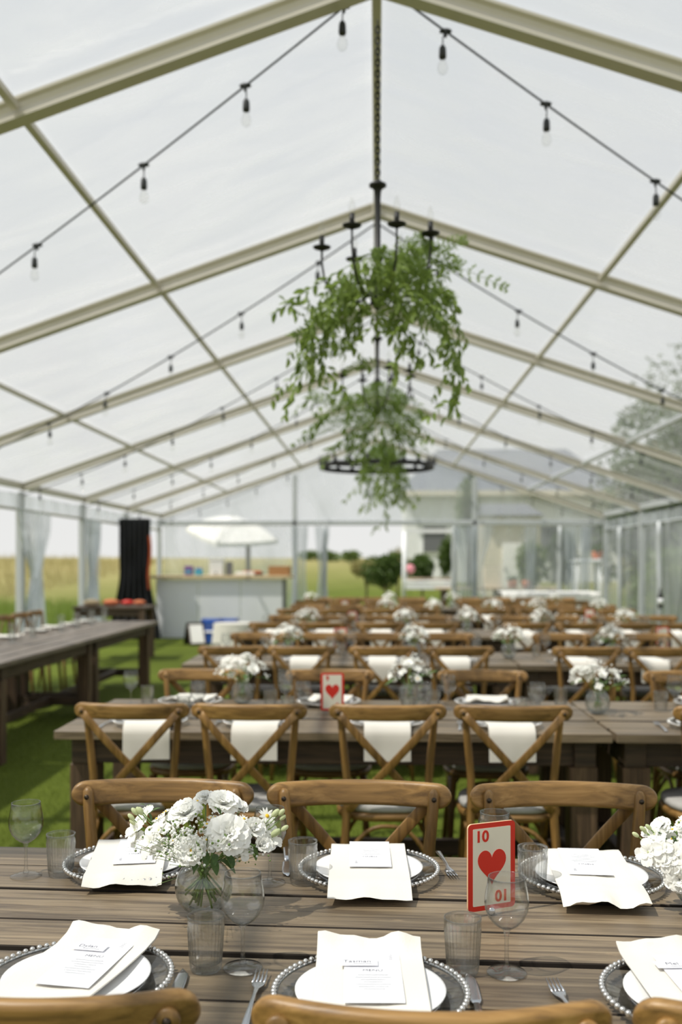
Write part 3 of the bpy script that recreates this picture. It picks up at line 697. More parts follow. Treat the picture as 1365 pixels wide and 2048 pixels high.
def menu(loc, rot, name=None, label='', nm_off=(-.018, .045)):
    e = put('menu_card', MENU, None, loc, rot)
    put('heading', MENU_T, e, (0, .022, .0016)); put('small_print', LINES, e, (0, -.008, 0))
    m = MB()
    for i in range(4): m.box((.031, .078 - i * .0055, .0042), (.006, .0012, .0002))
    m.build('corner_monogram', 'ink', e, False)
    tag(e, label, 'menu card', 'printed menu cards on the napkins')
    if name:
        c = empty('place_card', (0, 0, 0)); c.matrix_world = Matrix.Translation(loc) @ rot.to_matrix().to_4x4() @ Matrix.Translation((nm_off[0], nm_off[1], .0045))
        m = MB(); m.box((0, 0, 0), (.062, .026, .0006)); m.build('card', 'paper', c, False)
        put('lettering', text_mesh(name, .015), c, (-.003, .003, .0005))
        m = MB(); m.box((.006, -.007, .0004), (.030, .0014, .0002)); m.build('underline', 'ink', c, False)
        tag(c, 'small white place card lettered %s lying on a menu card' % name, 'place card', 'place cards on the nearest table')
    return e
# table number card
def number_card(loc, rz, h, num, label, tilt=0.0):
    e = empty('table_number_card', loc, rz); w_ = h * .62; t = .0045; z0 = .012
    def rr(W_, H_, r, n=6):
        out = []
        for cx, cy, a0 in ((W_ / 2 - r, H_ / 2 - r, 0), (-W_ / 2 + r, H_ / 2 - r, 90), (-W_ / 2 + r, -H_ / 2 + r, 180), (W_ / 2 - r, -H_ / 2 + r, 270)):
            for i in range(n): a = radians(a0 + 90 * i / (n - 1)); out.append((cx + r * cos(a), cy + r * sin(a)))
        return out
    def slab(pts, y0, y1, mat, nm, par):
        k = len(pts); vs = [(x, y0, z + z0 + h / 2) for x, z in pts] + [(x, y1, z + z0 + h / 2) for x, z in pts]
        fs = [tuple(range(k)), tuple(range(k, 2 * k))[::-1]] + [(i, i + k, (i + 1) % k + k, (i + 1) % k) for i in range(k)]
        m = MB(); m.add(vs, fs); return m.build(nm, mat, par, False)
    slab(rr(w_, h, h * .05), -t / 2, t / 2, 'wedge', 'board', e)
    for s in (-1, 1):
        slab(rr(w_, h, h * .05), s * t / 2, s * (t / 2 + .0004), 'red', 'border', e)
        slab(rr(w_ * .80, h * .885, h * .012), s * (t / 2 + .0004), s * (t / 2 + .0008), 'card', 'face', e)
        hp = []
        for i in range(48):
            a = 2 * pi * i / 48; x = 16 * sin(a) ** 3; z = 13 * cos(a) - 5 * cos(2 * a) - 2 * cos(3 * a) - cos(4 * a); hp.append((x / 32 * w_ * .60, (z + 1.5) / 32 * w_ * .72))
        slab(hp, s * (t / 2 + .0008), s * (t / 2 + .0013), 'red', 'heart', e)
        if num:
            me = text_mesh(num, h * .18, 'red', .0003, bold=.03)
            for q in (1, -1):
                ob = put('number', me, e, (-s * q * -1 * -1 * w_ * .20 * 1, s * (t / 2 + .0011), z0 + h / 2 + q * h * .345))
                ob.location.x = (-w_ * .21 if s < 0 else w_ * .21) * q
                ob.rotation_euler = (pi / 2, 0, 0) if s < 0 else (pi / 2, 0, pi)
                if q < 0: ob.rotation_euler = (-pi / 2, 0, pi) if s < 0 else (-pi / 2, 0, 0)
    m = MB(); m.ball((0, 0, .0085), .0085, 16, 10); m.build('ball_holder', 'silver', e)
    tag(e, label, 'table number', 'playing card table numbers'); return e

# ================================================================== FLOWERS
def petal_fn(kind, seed=0):
    rd = random.Random(seed); p = rd.uniform(0, 6)
    def fn(u, v):
        s = v * 2 - 1
        if kind == 'ray': wd = .16 * (sin(pi * min(1, u * .9 + .1)) ** .5); return (u, s * wd, .02 + .05 * u - .04 * s * s)
        wd = {'outer': .62, 'mid': .55, 'stock': .5}[kind] * sin(pi * (.08 + .80 * u)) ** .6 * (.45 + .75 * u)
        ruf = (.07 if kind != 'stock' else .05) * u ** 2 * sin(s * 7 + p) + .03 * u * u * sin(s * 15 + 2 * p)
        cup = .16 * s * s * (1 - u * .3)
        rise = {'outer': .14 * sin(pi * u) + .02 * u, 'mid': .25 * sin(pi * u * .8), 'stock': .10 * sin(pi * u)}[kind]
        return (u * (1 - .06 * abs(s) ** 3) + .03 * sin(s * 11 + p) * u, s * wd, rise + cup + ruf)
    return fn
def petal_geo(kind, seed, nu=5, nv=6):
    m = MB(); m.grid(petal_fn(kind, seed), nu, nv); return m
PG = {k: [petal_geo(k, i, 6 if k != 'ray' else 3, 8 if k != 'ray' else 2) for i in range(3)] for k in ('outer', 'mid', 'stock', 'ray')}
PM = {k: [g_.mesh('petal', 'petal') for g_ in v] for k, v in PG.items()}
def layers(kind):
    if kind == 'ruffled': return [('outer', 6, 1.0, .18, 0), ('outer', 6, .93, .50, .5), ('mid', 5, .80, .85, .2), ('mid', 4, .62, 1.12, .7), ('mid', 3, .42, 1.35, .1)]
    if kind == 'open': return [('outer', 5, 1.0, .30, 0), ('outer', 5, .95, .62, .5), ('mid', 4, .6, 1.05, .2)]
    if kind == 'stock': return [('stock', 4, 1.0, .15, 0), ('stock', 4, .62, .55, .5)]
    if kind == 'daisy': return [('ray', 13, 1.0, .08, 0)]
    if kind == 'rose': return [('outer', 5, .95, .75, 0), ('mid', 5, .88, 1.05, .5), ('mid', 4, .72, 1.25, .2), ('mid', 3, .5, 1.4, .6)]
def petal_mats(kind, rd):
    out = []
    for k, n, sc, tilt, ph in layers(kind):
        for i in range(n):
            a = 2 * pi * (i + ph) / n + rd.uniform(-.15, .15)
            out.append((k, rd.randrange(3), Matrix.Rotation(a, 4, 'Z') @ Matrix.Translation((.06, 0, 0)) @ Matrix.Rotation(-(tilt + rd.uniform(-.1, .1)), 4, 'Y') @ Matrix.Scale(sc * rd.uniform(.92, 1.08), 4)))
    return out
def aim(d, roll=0.0): return Vector(d).to_track_quat('Z', 'Y').to_matrix().to_4x4() @ Matrix.Rotation(roll, 4, 'Z')
CENTRE = {}
m = MB(); m.ball((0, 0, .10), .22, 10, 6, (1, 1, .6)); CENTRE['daisy'] = m.mesh('centre', 'yellow')
m = MB(); [m.ball((.06 * cos(q * 2.1), .06 * sin(q * 2.1), .25), .05, 5, 4, (1, 1, 1.8)) for q in range(3)]; CENTRE['open'] = m.mesh('centre', 'yellow')
m = MB(); m.ball((0, 0, .06), .09, 8, 5); CENTRE['stock'] = m.mesh('centre', 'bud')
m = MB(); m.lathe([(0, -.12), (.10, -.10), (.16, -.02), (.10, .05), (0, .06)], 10); CALYX = m.mesh('flower_head', 'bud')
NMK = {'ruffled': 'ruffled_blossom', 'open': 'open_blossom', 'stock': 'stock_blossom', 'daisy': 'daisy', 'rose': 'cupped_blossom'}
def flower(parent, kind, loc, r, d, rd, joined=False):
    mw = Matrix.Translation(loc) @ aim(d, rd.uniform(0, 6)) @ Matrix.Scale(r, 4)
    if joined:
        m = MB(); [m.add(PG[k][i].v, PG[k][i].f, mt_) for k, i, mt_ in petal_mats(kind, rd)]
        ob = m.build(NMK[kind], 'petal', parent); ob.matrix_basis = mw
    else:
        ob = put(NMK[kind], CALYX, parent); ob.matrix_basis = mw
        for k, i, mt_ in petal_mats(kind, rd):
            c = put('petal', PM[k][i], ob); c.matrix_basis = mt_
    if kind in CENTRE: put('centre', CENTRE[kind], ob)
    return ob
def leaf_geo(l=1.0, w=.28, curl=.2):
    m = MB()
    m.grid(lambda u, v: (u * l, (v * 2 - 1) * w * l * sin(pi * (u * .93 + .035)) ** .8 * (1 - .25 * u), curl * l * (-u * u) + .10 * l * abs(v * 2 - 1) * sin(pi * u)), 6, 4); return m
LEAFG = leaf_geo(); LEAFM = LEAFG.mesh('leaf', 'leaf'); LEAFB = LEAFG.mesh('leaf', 'leaf2')
def bud(parent, loc, r, d):
    m = MB(); m.ball((0, 0, 0), 1, 8, 6, (.55, .55, 1)); ob = m.build('bud', 'bud', parent); ob.matrix_basis = Matrix.Translation(loc) @ aim(d) @ Matrix.Scale(r, 4); return ob
def stems(parent, heads, neck_z, floor_z, r_in, rd, n=None):
    """stems run from each head through the neck of the vase, crossing, to its floor"""
    for i, h in enumerate(heads):
        h = Vector(h); a = atan2(h.y, h.x) + rd.uniform(-.4, .4)
        nk = Vector((cos(a) * r_in * .35 * rd.random(), sin(a) * r_in * .35 * rd.random(), neck_z)); ft = Vector((-cos(a) * r_in * rd.uniform(.3, 1.0), -sin(a) * r_in * rd.uniform(.3, 1.0), floor_z + .014 + rd.random() * .03))
        pts = [h, h.lerp(nk, .5) + Vector((0, 0, .012)), nk, nk.lerp(ft, .5), ft]
        m = MB(); m.tube(pts, [.0013, .0016, .0018, .0020, .0022], 6); m.build('stem', 'stemg', parent)
def tiny(parent, pts, r, mat='petal', name='tiny_blossoms', twig=True):
    m = MB()
    for p in pts: m.ball(p, r * random.uniform(.6, 1.3), 5, 4)
    stuff(m.build(name, mat, parent))
def vase(loc, label, r=.057, detail=True):
    e = empty('round_vase', loc); m = MB(); prof = []
    for i in range(17):
        a = -pi / 2 + (pi * .80) * i / 16; prof.append((max(0, cos(a)) * r, r * .98 + sin(a) * r))
    prof[0] = (.018, .001); top = prof[-1]; prof.append((top[0] * .98, top[1] + .004)); prof.append((top[0] * 1.04, top[1] + .008))
    inn = [(max(0, q - .0018), z + (.004 if z < .01 else 0)) for q, z in prof[::-1]]
    m.lathe([(0, 0)] + prof + inn + [(0, .005)], 40); m.build('bowl', 'glassv', e)
    m = MB(); rr_ = top[0] * 1.04; m.tube([(rr_ * cos(2 * pi * i / 32), rr_ * sin(2 * pi * i / 32), top[1] + .008) for i in range(32)], .0011, 6, closed=True); m.build('rim', 'glass', e)
    m = MB(); m.lathe([(0, .003), (.020, .003), (.030, .008), (.032, .012), (0, .012)], 24); m.build('thick_base', 'glass2', e)
    tag(e, label, 'vase', 'round glass flower vases'); return e
def bouquet_near(base, items, buds, yel, tin, leaves, label, seed):
    rd = random.Random(seed); e = empty('flower_bouquet', base); C = Vector((0, 0, .09)); heads = []
    for kind, p, r in items:
        p = Vector(p) - Vector(base); d = (p - C).normalized() * .8 + Vector((0, -.65, .25)); flower(e, kind, p, r, d, rd); heads.append(p - d.normalized() * r * .2)
    for p, r in yel:
        p = Vector(p) - Vector(base); d = (p - C).normalized() + Vector((0, -.3, .4)); flower(e, 'daisy', p, r, d, rd, True); 
        if rd.random() < .4: heads.append(p)
    for p, r in buds:
        p = Vector(p) - Vector(base); d = (p - C).normalized() + Vector((0, 0, .2)); bud(e, p, r, d)
        q = p * .72 + C * .28 + Vector((0, .0, -.005)); m = MB(); m.tube([p - d.normalized() * r * .8, p.lerp(q, .5) + Vector((0, 0, -.003)), q], .0011, 5); m.build('bud_stalk', 'stemg', e)
    for p, l, d in leaves:
        p = Vector(p) - Vector(base); ob = put('leaf', LEAFB, e); dd = Vector(d).normalized(); ob.matrix_basis = Matrix.Translation(p) @ dd.to_track_quat('X', 'Z').to_matrix().to_4x4() @ Matrix.Scale(l, 4)
    tiny(e, [Vector(p) - Vector(base) for p in tin], .0028)
    tiny(e, [Vector(p) - Vector(base) + Vector((rd.gauss(0, .012), rd.gauss(0, .01), rd.gauss(0, .01))) for p in tin[::3]], .0022, 'stemg', 'green_sprigs')
    m = MB()
    for p in tin[::3]:
        p = Vector(p) - Vector(base); m.tube([p, p * .6 + C * .4], .0005, 3)
    stuff(m.build('twigs', 'stemg', e))
    stems(e, heads, .092, 0.006, .047, rd)
    tag(e, label, 'bouquet', 'white flower bouquets'); return e
def bouquet_far(seed, n=11):
    rd = random.Random(seed); e = empty('flower_bouquet'); heads = []
    kinds = ['ruffled', 'stock', 'stock', 'ruffled', 'open', 'stock', 'rose', 'stock', 'ruffled', 'stock', 'open', 'rose', 'daisy', 'stock', 'stock']
    for i in range(n + 4):
        a = i * 2.4 + rd.uniform(-.3, .3); t = sqrt((i + .5) / (n + 4)); p = Vector((cos(a) * t * .125, sin(a) * t * .10, .135 + .085 * (1 - t * t) + rd.uniform(-.012, .02)))
        k = kinds[i % len(kinds)]; r = {'ruffled': .032, 'stock': .02, 'open': .030, 'rose': .026, 'daisy': .022}[k] * rd.uniform(.85, 1.15)
        d = (p - Vector((0, 0, .10))).normalized() + Vector((0, 0, .2)); flower(e, k, p, r, d, rd, True); heads.append(p)
    for i in range(9):
        a = rd.uniform(0, 6.28); p = Vector((cos(a) * .09, sin(a) * .08, .12 + rd.random() * .05)); ob = put('leaf', LEAFB, e); ob.matrix_basis = Matrix.Translation(p) @ Vector((cos(a), sin(a), rd.uniform(-.3, .6))).to_track_quat('X', 'Z').to_matrix().to_4x4() @ Matrix.Scale(rd.uniform(.04, .065), 4)
    tiny(e, [Vector((cos(q) * s_ * .14, sin(q) * s_ * .11, .13 + .10 * (1 - s_ * s_) + rd.uniform(0, .03))) for q, s_ in [(rd.uniform(0, 6.28), rd.random() ** .5) for _ in range(90)]], .0045)
    stems(e, heads[::2], .088, .006, .036, rd); return e

# ================================================================== NEAREST TABLE, item by item
G1 = 'place settings on the nearest table'
# bouquet 1 (pixel list measured in a 3.79x crop whose corner is 240,1560)
vb = PY(408, 1832, 1.985); vb = Vector((PZ(408, 1829, ZT).x, PZ(408, 1829, ZT).y, ZT))
vase(vb, 'round clear glass vase with green stems, left of centre on the nearest table')
def q1(cx, cy, dy): return PY(240 + cx / 3.79, 1560 + cy / 3.79, vb.y + dy)
it = [('ruffled', 510, 270, 118, .02), ('ruffled', 785, 195, 118, .035), ('ruffled', 820, 425, 135, -.05), ('open', 545, 545, 105, -.065), ('rose', 1000, 385, 95, -.01),
      ('stock', 120, 385, 75, .0), ('stock', 195, 275, 68, .02), ('stock', 235, 470, 85, -.03), ('stock', 300, 385, 80, -.01), ('stock', 335, 320, 60, .03), ('stock', 130, 440, 62, .0), ('stock', 215, 530, 62, -.02), ('stock', 290, 540, 58, -.04),
      ('rose', 1060, 500, 85, -.02), ('stock', 1150, 460, 62, .0), ('daisy', 1115, 275, 66, .01), ('stock', 1130, 350, 48, .01), ('ruffled', 650, 150, 80, .075), ('stock', 420, 560, 50, -.05), ('stock', 700, 480, 60, -.03), ('ruffled', 400, 330, 80, .06), ('rose', 900, 240, 80, .05), ('stock', 930, 540, 60, -.04)]
items = [(k, q1(x, y, d), r / 3.79 / 1000 * (1.3 if k == 'stock' else 1.12)) for k, x, y, r, d in it]
yel = [(q1(x, y, d), r / 3790) for x, y, r, d in [(500, 170, 48, .03), (350, 240, 42, .03), (395, 240, 38, .03), (590, 160, 42, .04), (660, 335, 42, -.01), (665, 400, 42, -.03), (660, 455, 46, -.04), (880, 300, 46, .0), (942, 296, 46, .0), (852, 255, 36, .02), (720, 280, 30, .01), (280, 295, 44, .01), (400, 462, 36, -.04), (320, 490, 30, -.04), (690, 285, 30, .0), (465, 185, 30, .04), (330, 250, 30, .03)]]
bd_ = [(q1(x, y, .0), r / 3790) for x, y, r in [(1250, 365, 34), (1180, 400, 46), (1180, 250, 40), (1225, 245, 34), (1235, 285, 30), (85, 280, 34), (112, 238, 36), (150, 235, 40), (95, 320, 30), (1085, 330, 30), (160, 225, 26)]]
rdn = random.Random(11); tin = []
for _ in range(260):
    x = rdn.gauss(520, 150); y = 440 + rdn.gauss(0, 95) - (x - 500) * .10; tin.append(q1(x, y, (-.0009 * (y - 300)) * .5 + rdn.uniform(-.03, .02)))
for _ in range(70): tin.append(q1(rdn.gauss(900, 60), rdn.gauss(560, 25), -.04))
lv = [(q1(x, y, d), l, v) for x, y, d, l, v in [(930, 500, -.03, .036, (1, -.2, -.25)), (990, 480, -.02, .034, (.5, -.4, -.8)), (560, 480, -.05, .022, (.3, -.5, .8)), (840, 570, -.05, .028, (.2, -.4, -.9)), (800, 560, -.05, .03, (.5, -.3, -.6)), (640, 590, -.05, .036, (-.5, -.3, -.5)), (700, 600, -.05, .034, (.3, -.5, -.4)), (600, 560, -.04, .035, (-.2, -.5, -.6)), (240, 330, .03, .03, (-.2, 0, 1)), (230, 250, .03, .022, (.6, 0, .5)), (190, 190, .03, .012, (-1, 0, .3)), (200, 195, .03, .012, (1, 0, .3)), (760, 260, .0, .02, (-.2, -.3, .8)), (760, 600, -.04, .04, (.6, -.2, -.3)), (720, 560, -.06, .03, (.1, -.6, -.2)), (660, 540, -.06, .03, (0, -.5, -.8)), (380, 350, .0, .02, (-.3, -.3, .8)), (205, 370, .0, .03, (.8, -.3, -.5))]]
bouquet_near(vb, items, bd_, yel, tin, lv, 'loose white bouquet with ruffled blossoms and chamomile in the vase left of the number card', 5)
# bouquet 2 at the right edge (7.38x crop, corner 1180,1600)
vb2 = Vector((.655, 2.03, ZT)); vase(vb2, 'round clear glass vase at the right edge of the nearest table')
def q2(cx, cy, dy): return PY(1180 + cx / 7.38, 1600 + cy / 7.38, vb2.y + dy)
it2 = [('stock', 960, 510, 150, .0), ('ruffled', 1075, 390, 135, .02), ('stock', 875, 770, 165, -.02), ('stock', 1060, 720, 150, -.03), ('stock', 1130, 900, 140, -.04), ('stock', 1160, 570, 100, .01), ('ruffled', 1340, 1160, 190, -.05), ('ruffled', 1340, 560, 190, .02), ('stock', 1240, 780, 160, -.04), ('stock', 1330, 900, 150, -.05), ('stock', 1000, 850, 120, -.01), ('ruffled', 1560, 420, 260, .03), ('open', 1600, 800, 250, -.06), ('rose', 1880, 600, 230, .0), ('stock', 1800, 350, 180, .05), ('ruffled', 2000, 900, 230, -.02), ('ruffled', 1700, 1080, 200, -.07), ('stock', 2150, 700, 170, .02), ('stock', 1450, 700, 160, -.04)]
items2 = [(k, q2(x, y, d), r / 7380 * (1.25 if k == 'stock' else 1.1)) for k, x, y, r, d in it2]
yel2 = [(q2(x, y, .0), r / 7380) for x, y, r in [(1225, 435, 85), (1218, 575, 85), (1345, 310, 45), (1300, 355, 45), (1275, 555, 40), (1480, 500, 80)]]
bd2 = [(q2(x, y, .0), r / 7380) for x, y, r in [(680, 512, 60), (790, 430, 62), (870, 400, 58), (820, 470, 45), (1150, 640, 50), (1060, 640, 40)]]
tin2 = [q2(rdn.gauss(1400, 90), rdn.gauss(750, 160), -.03) for _ in range(120)]
lv2 = [(q2(x, y, .0), .035, (-.3, -.3, .8)) for x, y in [(1100, 640), (1300, 700), (1500, 900)]]
bouquet_near(vb2, items2, bd2, yel2, tin2, lv2, 'white stock bouquet cut by the right edge of the picture', 6)
# glassware: (px, py of the base centre)
firstw = [True]; firstt = [True]; kids(wg); kids(tu); kids(ch)
def wine(x, y, label, group, z=ZT):
    c = wg if firstw[0] else dup(wg); firstw[0] = False; c.location = (x, y, z); c.rotation_euler = (0, 0, random.uniform(0, 6)); tag(c, label, 'wine glass', group)
def tumbler(x, y, label, group, z=ZT):
    c = tu if firstt[0] else dup(tu); firstt[0] = False; c.location = (x, y, z); c.rotation_euler = (0, 0, random.uniform(0, 6)); tag(c, label, 'tumbler', group)
for px, py, lb in ((52, 1752, 'empty wine glass at the left edge of the nearest table'), (486, 1936, 'empty wine glass in front of the left bouquet'), (540, 1766, 'empty wine glass behind the right side of the left bouquet'), (1014, 1946, 'empty wine glass in front of the ten of hearts card'), (990, 1777, 'wine glass standing behind the ten of hearts card')):
    p = PZ(px, py, ZT); wine(p.x, p.y, lb, 'wine glasses on the nearest table')
for px, py, lb in ((122, 1751, 'ribbed tumbler beside the left edge wine glass'), (412, 1939, 'ribbed tumbler in front of the vase of the left bouquet'), (606, 1767, 'ribbed tumbler left of the middle far place setting'), (926, 1944, 'ribbed tumbler beside the knife and the front wine glass'), (1066, 1781, 'ribbed tumbler between number card and right far napkin')):
    p = PZ(px, py, ZT); tumbler(p.x, p.y, lb, 'ribbed tumblers on the nearest table')
firstc = [True]
def setting(x, y, rz, nap, label, group, nrot=0.0, noff=(0, 0), z=ZT, charger=True, plate=True):
    where = label
    if charger:
        c = ch if firstc[0] else dup(ch); firstc[0] = False; c.location = (x, y, z); c.rotation_euler = (0, 0, rz); tag(c, 'silver beaded glass charger, ' + where, 'charger plate', 'beaded charger plates' + group)
    if plate:
        p = put('dinner_plate', PLATE, None, (x, y, z + .0005), (0, 0, rz)); tag(p, 'round white dinner plate, ' + where, 'plate', 'white dinner plates' + group)
    if nap is not None:
        n_ = put('folded_napkin', nap, None, (x + noff[0], y + noff[1], z + .001), (0, 0, rz + nrot)); tag(n_, 'cream napkin over the plate, ' + where, 'napkin', 'cream napkins' + group)
def surf(px, py): return PZ(px, py, ZT + .022)
# near side
gN = ' on the nearest table'
c1 = Vector((-.492, 1.615, ZT)); c2 = Vector((-.010, 1.580, ZT)); c3 = Vector((.512, 1.585, ZT))
HN = [(.160, .038), (.140, .028), (.10, .0245), (-.10, .0245), (-.122, .0265), (-.147, .0255), (-.166, .008), (-.174, -.006), (-.178, -.03), (-.179, -.10)]
setting(c1.x, c1.y, 0, napkin_mesh(HN, .165, 31, .004, skew=-.03), 'at the left near seat of the nearest table', gN, nrot=-.16)
setting(c2.x, c2.y, 0, napkin_mesh(HN, .178, 32, .006), 'at the middle near seat of the nearest table', gN, nrot=.02, noff=(.0, 0))
setting(c3.x, c3.y, 0, napkin_mesh(HN, .180, 33, .005), 'at the right near seat of the nearest table', gN, nrot=.05)
zc_ = .0335
menu(c1 + Vector((.012, .025, zc_)), Euler((.0, 0, -.16)), 'Dylan', 'printed white menu on the left near napkin of the nearest table', (-.022, .05))
menu(c2 + Vector((.004, .018, zc_)), Euler((.0, 0, .03)), 'Tasman', 'printed white menu on the middle near napkin of the nearest table', (-.022, .047))
menu(c3 + Vector((.005, .02, zc_)), Euler((.0, 0, .06)), 'Mel', 'printed white menu on the right near napkin of the nearest table', (-.025, .05))
# far side
f1 = surf(268, 1720); f2 = surf(738, 1733); f3 = surf(1183, 1746)
setting(f1.x, f1.y, pi, napkin_mesh([(.165, .010), (.155, .016)] + FLAT[3:], .165, 34, .003), 'at the left far seat of the nearest table', gN, nrot=.16, noff=(-.012, 0))
setting(f2.x, f2.y, pi, napkin_mesh(FLAT, .172, 35, .002), 'at the middle far seat of the nearest table', gN, nrot=.02)
setting(f3.x, f3.y, pi, napkin_mesh(FLAT, .172, 36, .006), 'at the right far seat of the nearest table', gN, nrot=-.05)
menu(Vector((f1.x + .0, f1.y + .03, ZT + .033)), Euler((0, 0, pi + .16)), None, 'white menu card on the left far napkin of the nearest table')
menu(Vector((f2.x + .002, f2.y + .055, ZT + .033)), Euler((0, 0, pi + .02)), None, 'white menu card on the middle far napkin of the nearest table')
menu(Vector((f3.x - .005, f3.y + .045, ZT + .033)), Euler((0, 0, pi - .05)), None, 'white menu card on the right far napkin of the nearest table')
def fork(px, py, rz, label, z=ZT):
    p = PZ(px, py, z + .004); o_ = put('table_fork', FORK, None, (p.x, p.y, z), (0, 0, rz)); tag(o_, label, 'fork', 'steel forks on the tables'); return o_
fork(507, 2000, -.02, 'steel fork left of the middle near place setting'); fork(1140, 2020, .10, 'steel fork left of the right near place setting')
fork(891, 1728, pi + .10, 'steel fork with tines towards the camera beside the number card'); fork(1325, 1737, pi + .45, 'steel fork under the right edge bouquet')
p = PZ(953, 2010, ZT); knife((p.x, p.y, ZT), .03, 'steel knife in front of the front right tumbler', 'steel knives')
p = PZ(574, 1725, ZT); knife((p.x, p.y, ZT), pi + .1, 'steel knife behind the middle far tumbler', 'steel knives')
p = PZ(348, 2000, ZT); knife((p.x, p.y, ZT), .05, 'steel knife right of the left near place setting', 'steel knives')
p = PZ(945, 1826, ZT)
cc = PZ(983, 1830, ZT); number_card((cc.x, cc.y, ZT), radians(24), .172, '10', 'ten of hearts playing card table number standing on the nearest table')
# chairs of the nearest table
gch = 'crossback chairs round the tables'
for x, y, lb in ((-.462, 1.525, 'left'), (.070, 1.505, 'middle'), (.565, 1.515, 'right')):
    place_chair(x, y, .0 if lb != 'left' else -.02, 'oak crossback chair cut by the bottom of the picture, %s one of three' % lb, gch)
for x, lb in ((-.545, 'left'), (-.045, 'middle'), (.468, 'right')):
    place_chair(x, 2.30, pi, 'oak crossback chair, far side of the nearest table, %s one of three' % lb, gch)

# ================================================================== ROWS 2..6
nx_ = [-.972, -.500, .042, .543, 1.39, 1.870, 2.37, 2.85]
fx = {1: [-.916, -.235, .538, 1.60, 2.1, 2.7], 2: [-.93, -.45, .01, .54, 1.45, 2.08, 2.7], 3: [-.92, -.45, .05, .58, 1.42, 1.9, 2.45, 2.9], 4: [-.9, -.4, .1, .6, 1.42, 1.9, 2.4, 2.9], 5: [-.92, -.45, .0, .55, 1.42, 1.9, 2.4, 2.9]}
bf = [bouquet_far(40 + i) for i in range(3)]; [kids(b_) for b_ in bf]
for b_ in bf:
    for c in b_.children: kids(c)
usedb = [False] * 3
def far_bouquet(x, y, label, k, vlabel, s=1.0):
    i = k % 3; c = bf[i] if not usedb[i] else dup(bf[i]); usedb[i] = True
    c.location = (x, y, ZT); c.rotation_euler = (0, 0, k * 1.3); c.scale = (s,) * 3; tag(c, label, 'bouquet', 'white flower bouquets')
    vase((x, y, ZT), vlabel)
ki = 0
for r in range(1, 6):
    yn = NEAR[r]; rn = ROWN[r] + ' table row'; far = r >= 3
    gr = ' on the further table rows'
    for i, x in enumerate(nx_):
        jx = random.uniform(-.003, .003) if r != 1 else 0
        place_chair(x + jx, yn - .13 + .205, random.uniform(-.04, .04), 'oak crossback chair, near side of the %s, %s from the left' % (rn, ORD[i]), gch, far)
        lab = '%s near side seat from left, %s' % (ORD[i], rn)
        setting(x + jx, yn + .17, 0, NAPH[(i + r) % 3], lab, gr, nrot=(.12 if (r == 1 and i == 0) else random.uniform(-.06, .06)), charger=r < 5)
        if r <= 3:
            wine(x + .17, yn + .36, 'wine glass, ' + lab, 'wine glasses on the further rows'); tumbler(x + .10, yn + .385, 'ribbed tumbler, ' + lab, 'tumblers on the further rows')
        if r <= 2 and i < 6:
            o_ = put('table_fork', FORK, None, (x - .19, yn + .17, ZT), (0, 0, random.uniform(-.1, .1))); tag(o_, 'steel fork, ' + lab, 'fork', 'steel forks on the tables')
    for i, x in enumerate(fx[r]):
        if r == 5 and i == 1: x = -.435
        place_chair(x, yn + WT + .11 - .205 + .0, pi + random.uniform(-.05, .05), 'oak crossback chair, far side of the %s, %s from the left' % (rn, ORD[i]), gch, far)
        lab = '%s far side seat from left, %s' % (ORD[i], rn)
        setting(x, yn + WT - .17, pi, NAPS[i % 2], lab, gr, nrot=random.uniform(-.15, .15), charger=r < 4)
        if r <= 3 and not (r == 1 and i == 0):
            wine(x - .20, yn + WT - .31, 'wine glass, ' + lab, 'wine glasses on the further rows'); tumbler(x - .27, yn + WT - .33, 'ribbed tumbler, ' + lab, 'tumblers on the further rows')
for i, (px, py, lb) in enumerate(((262, 1405, 'wine glass'), (570, 1402, 'wine glass'))):
    p = PZ(px, py + 4, ZT); wine(p.x, p.y, 'clear wine glass %s on the second table row' % ('near its left end' if i == 0 else 'left of its number card'), 'wine glasses on the further rows')
for i, (px, py) in enumerate(((295, 1410), (1070, 1412), (1122, 1414))):
    p = PZ(px, py, ZT); tumbler(p.x, p.y, 'ribbed tumbler %s on the second table row' % ['beside the glass at its left end', 'left of the right bouquet', 'just left of the right bouquet'][i], 'tumblers on the further rows')
# bouquets: pixel of vase foot, row
BQ = [(485, 1408, 1), (820, 1412, 1), (1196, 1428, 1), (575, 1304, 2), (828, 1300, 2), (1018, 1300, 2), (1225, 1302, 2), (617, 1262, 3), (812, 1262, 3), (935, 1262, 3), (1085, 1262, 3), (1252, 1262, 3), (775, 1233, 4), (868, 1233, 4), (985, 1233, 4), (1075, 1233, 4), (1200, 1233, 4), (625, 1216, 5), (780, 1216, 5), (905, 1216, 5), (1110, 1216, 5)]
cnt = {}
for i, (px, py, r) in enumerate(BQ):
    p = PZ(px, py, ZT); yy = NEAR[r] + WT * (.52 if r > 1 else .5); x = p.x * (yy / p.y) if r > 1 else p.x
    if r == 1: yy = p.y
    cnt[r] = cnt.get(r, 0) + 1
    far_bouquet(x, yy, 'white flower bouquet, %s from the left on the %s table row' % (ORD[cnt[r] - 1], ROWN[r]), i, 'round glass vase, %s from the left on the %s table row' % (ORD[cnt[r] - 1], ROWN[r]))
for px, py, h_, r, num, rz, lb in ((665, 1426, .175, 1, '9', .12, 'second table row'), (681, 1300, .165, 2, '8', -.1, 'third table row, left table'), (1326, 1298, .165, 2, '7', .1, 'third table row, right table'), (705, 1255, .16, 3, '', .1, 'fourth table row, left table'), (1180, 1250, .16, 3, '', -.2, 'fourth table row, right table'), (690, 1226, .16, 4, '', .1, 'fifth table row')):
    p = PZ(px, py, ZT); number_card((p.x, p.y, ZT), rz, h_, num, 'red bordered heart playing card table number on the ' + lb)

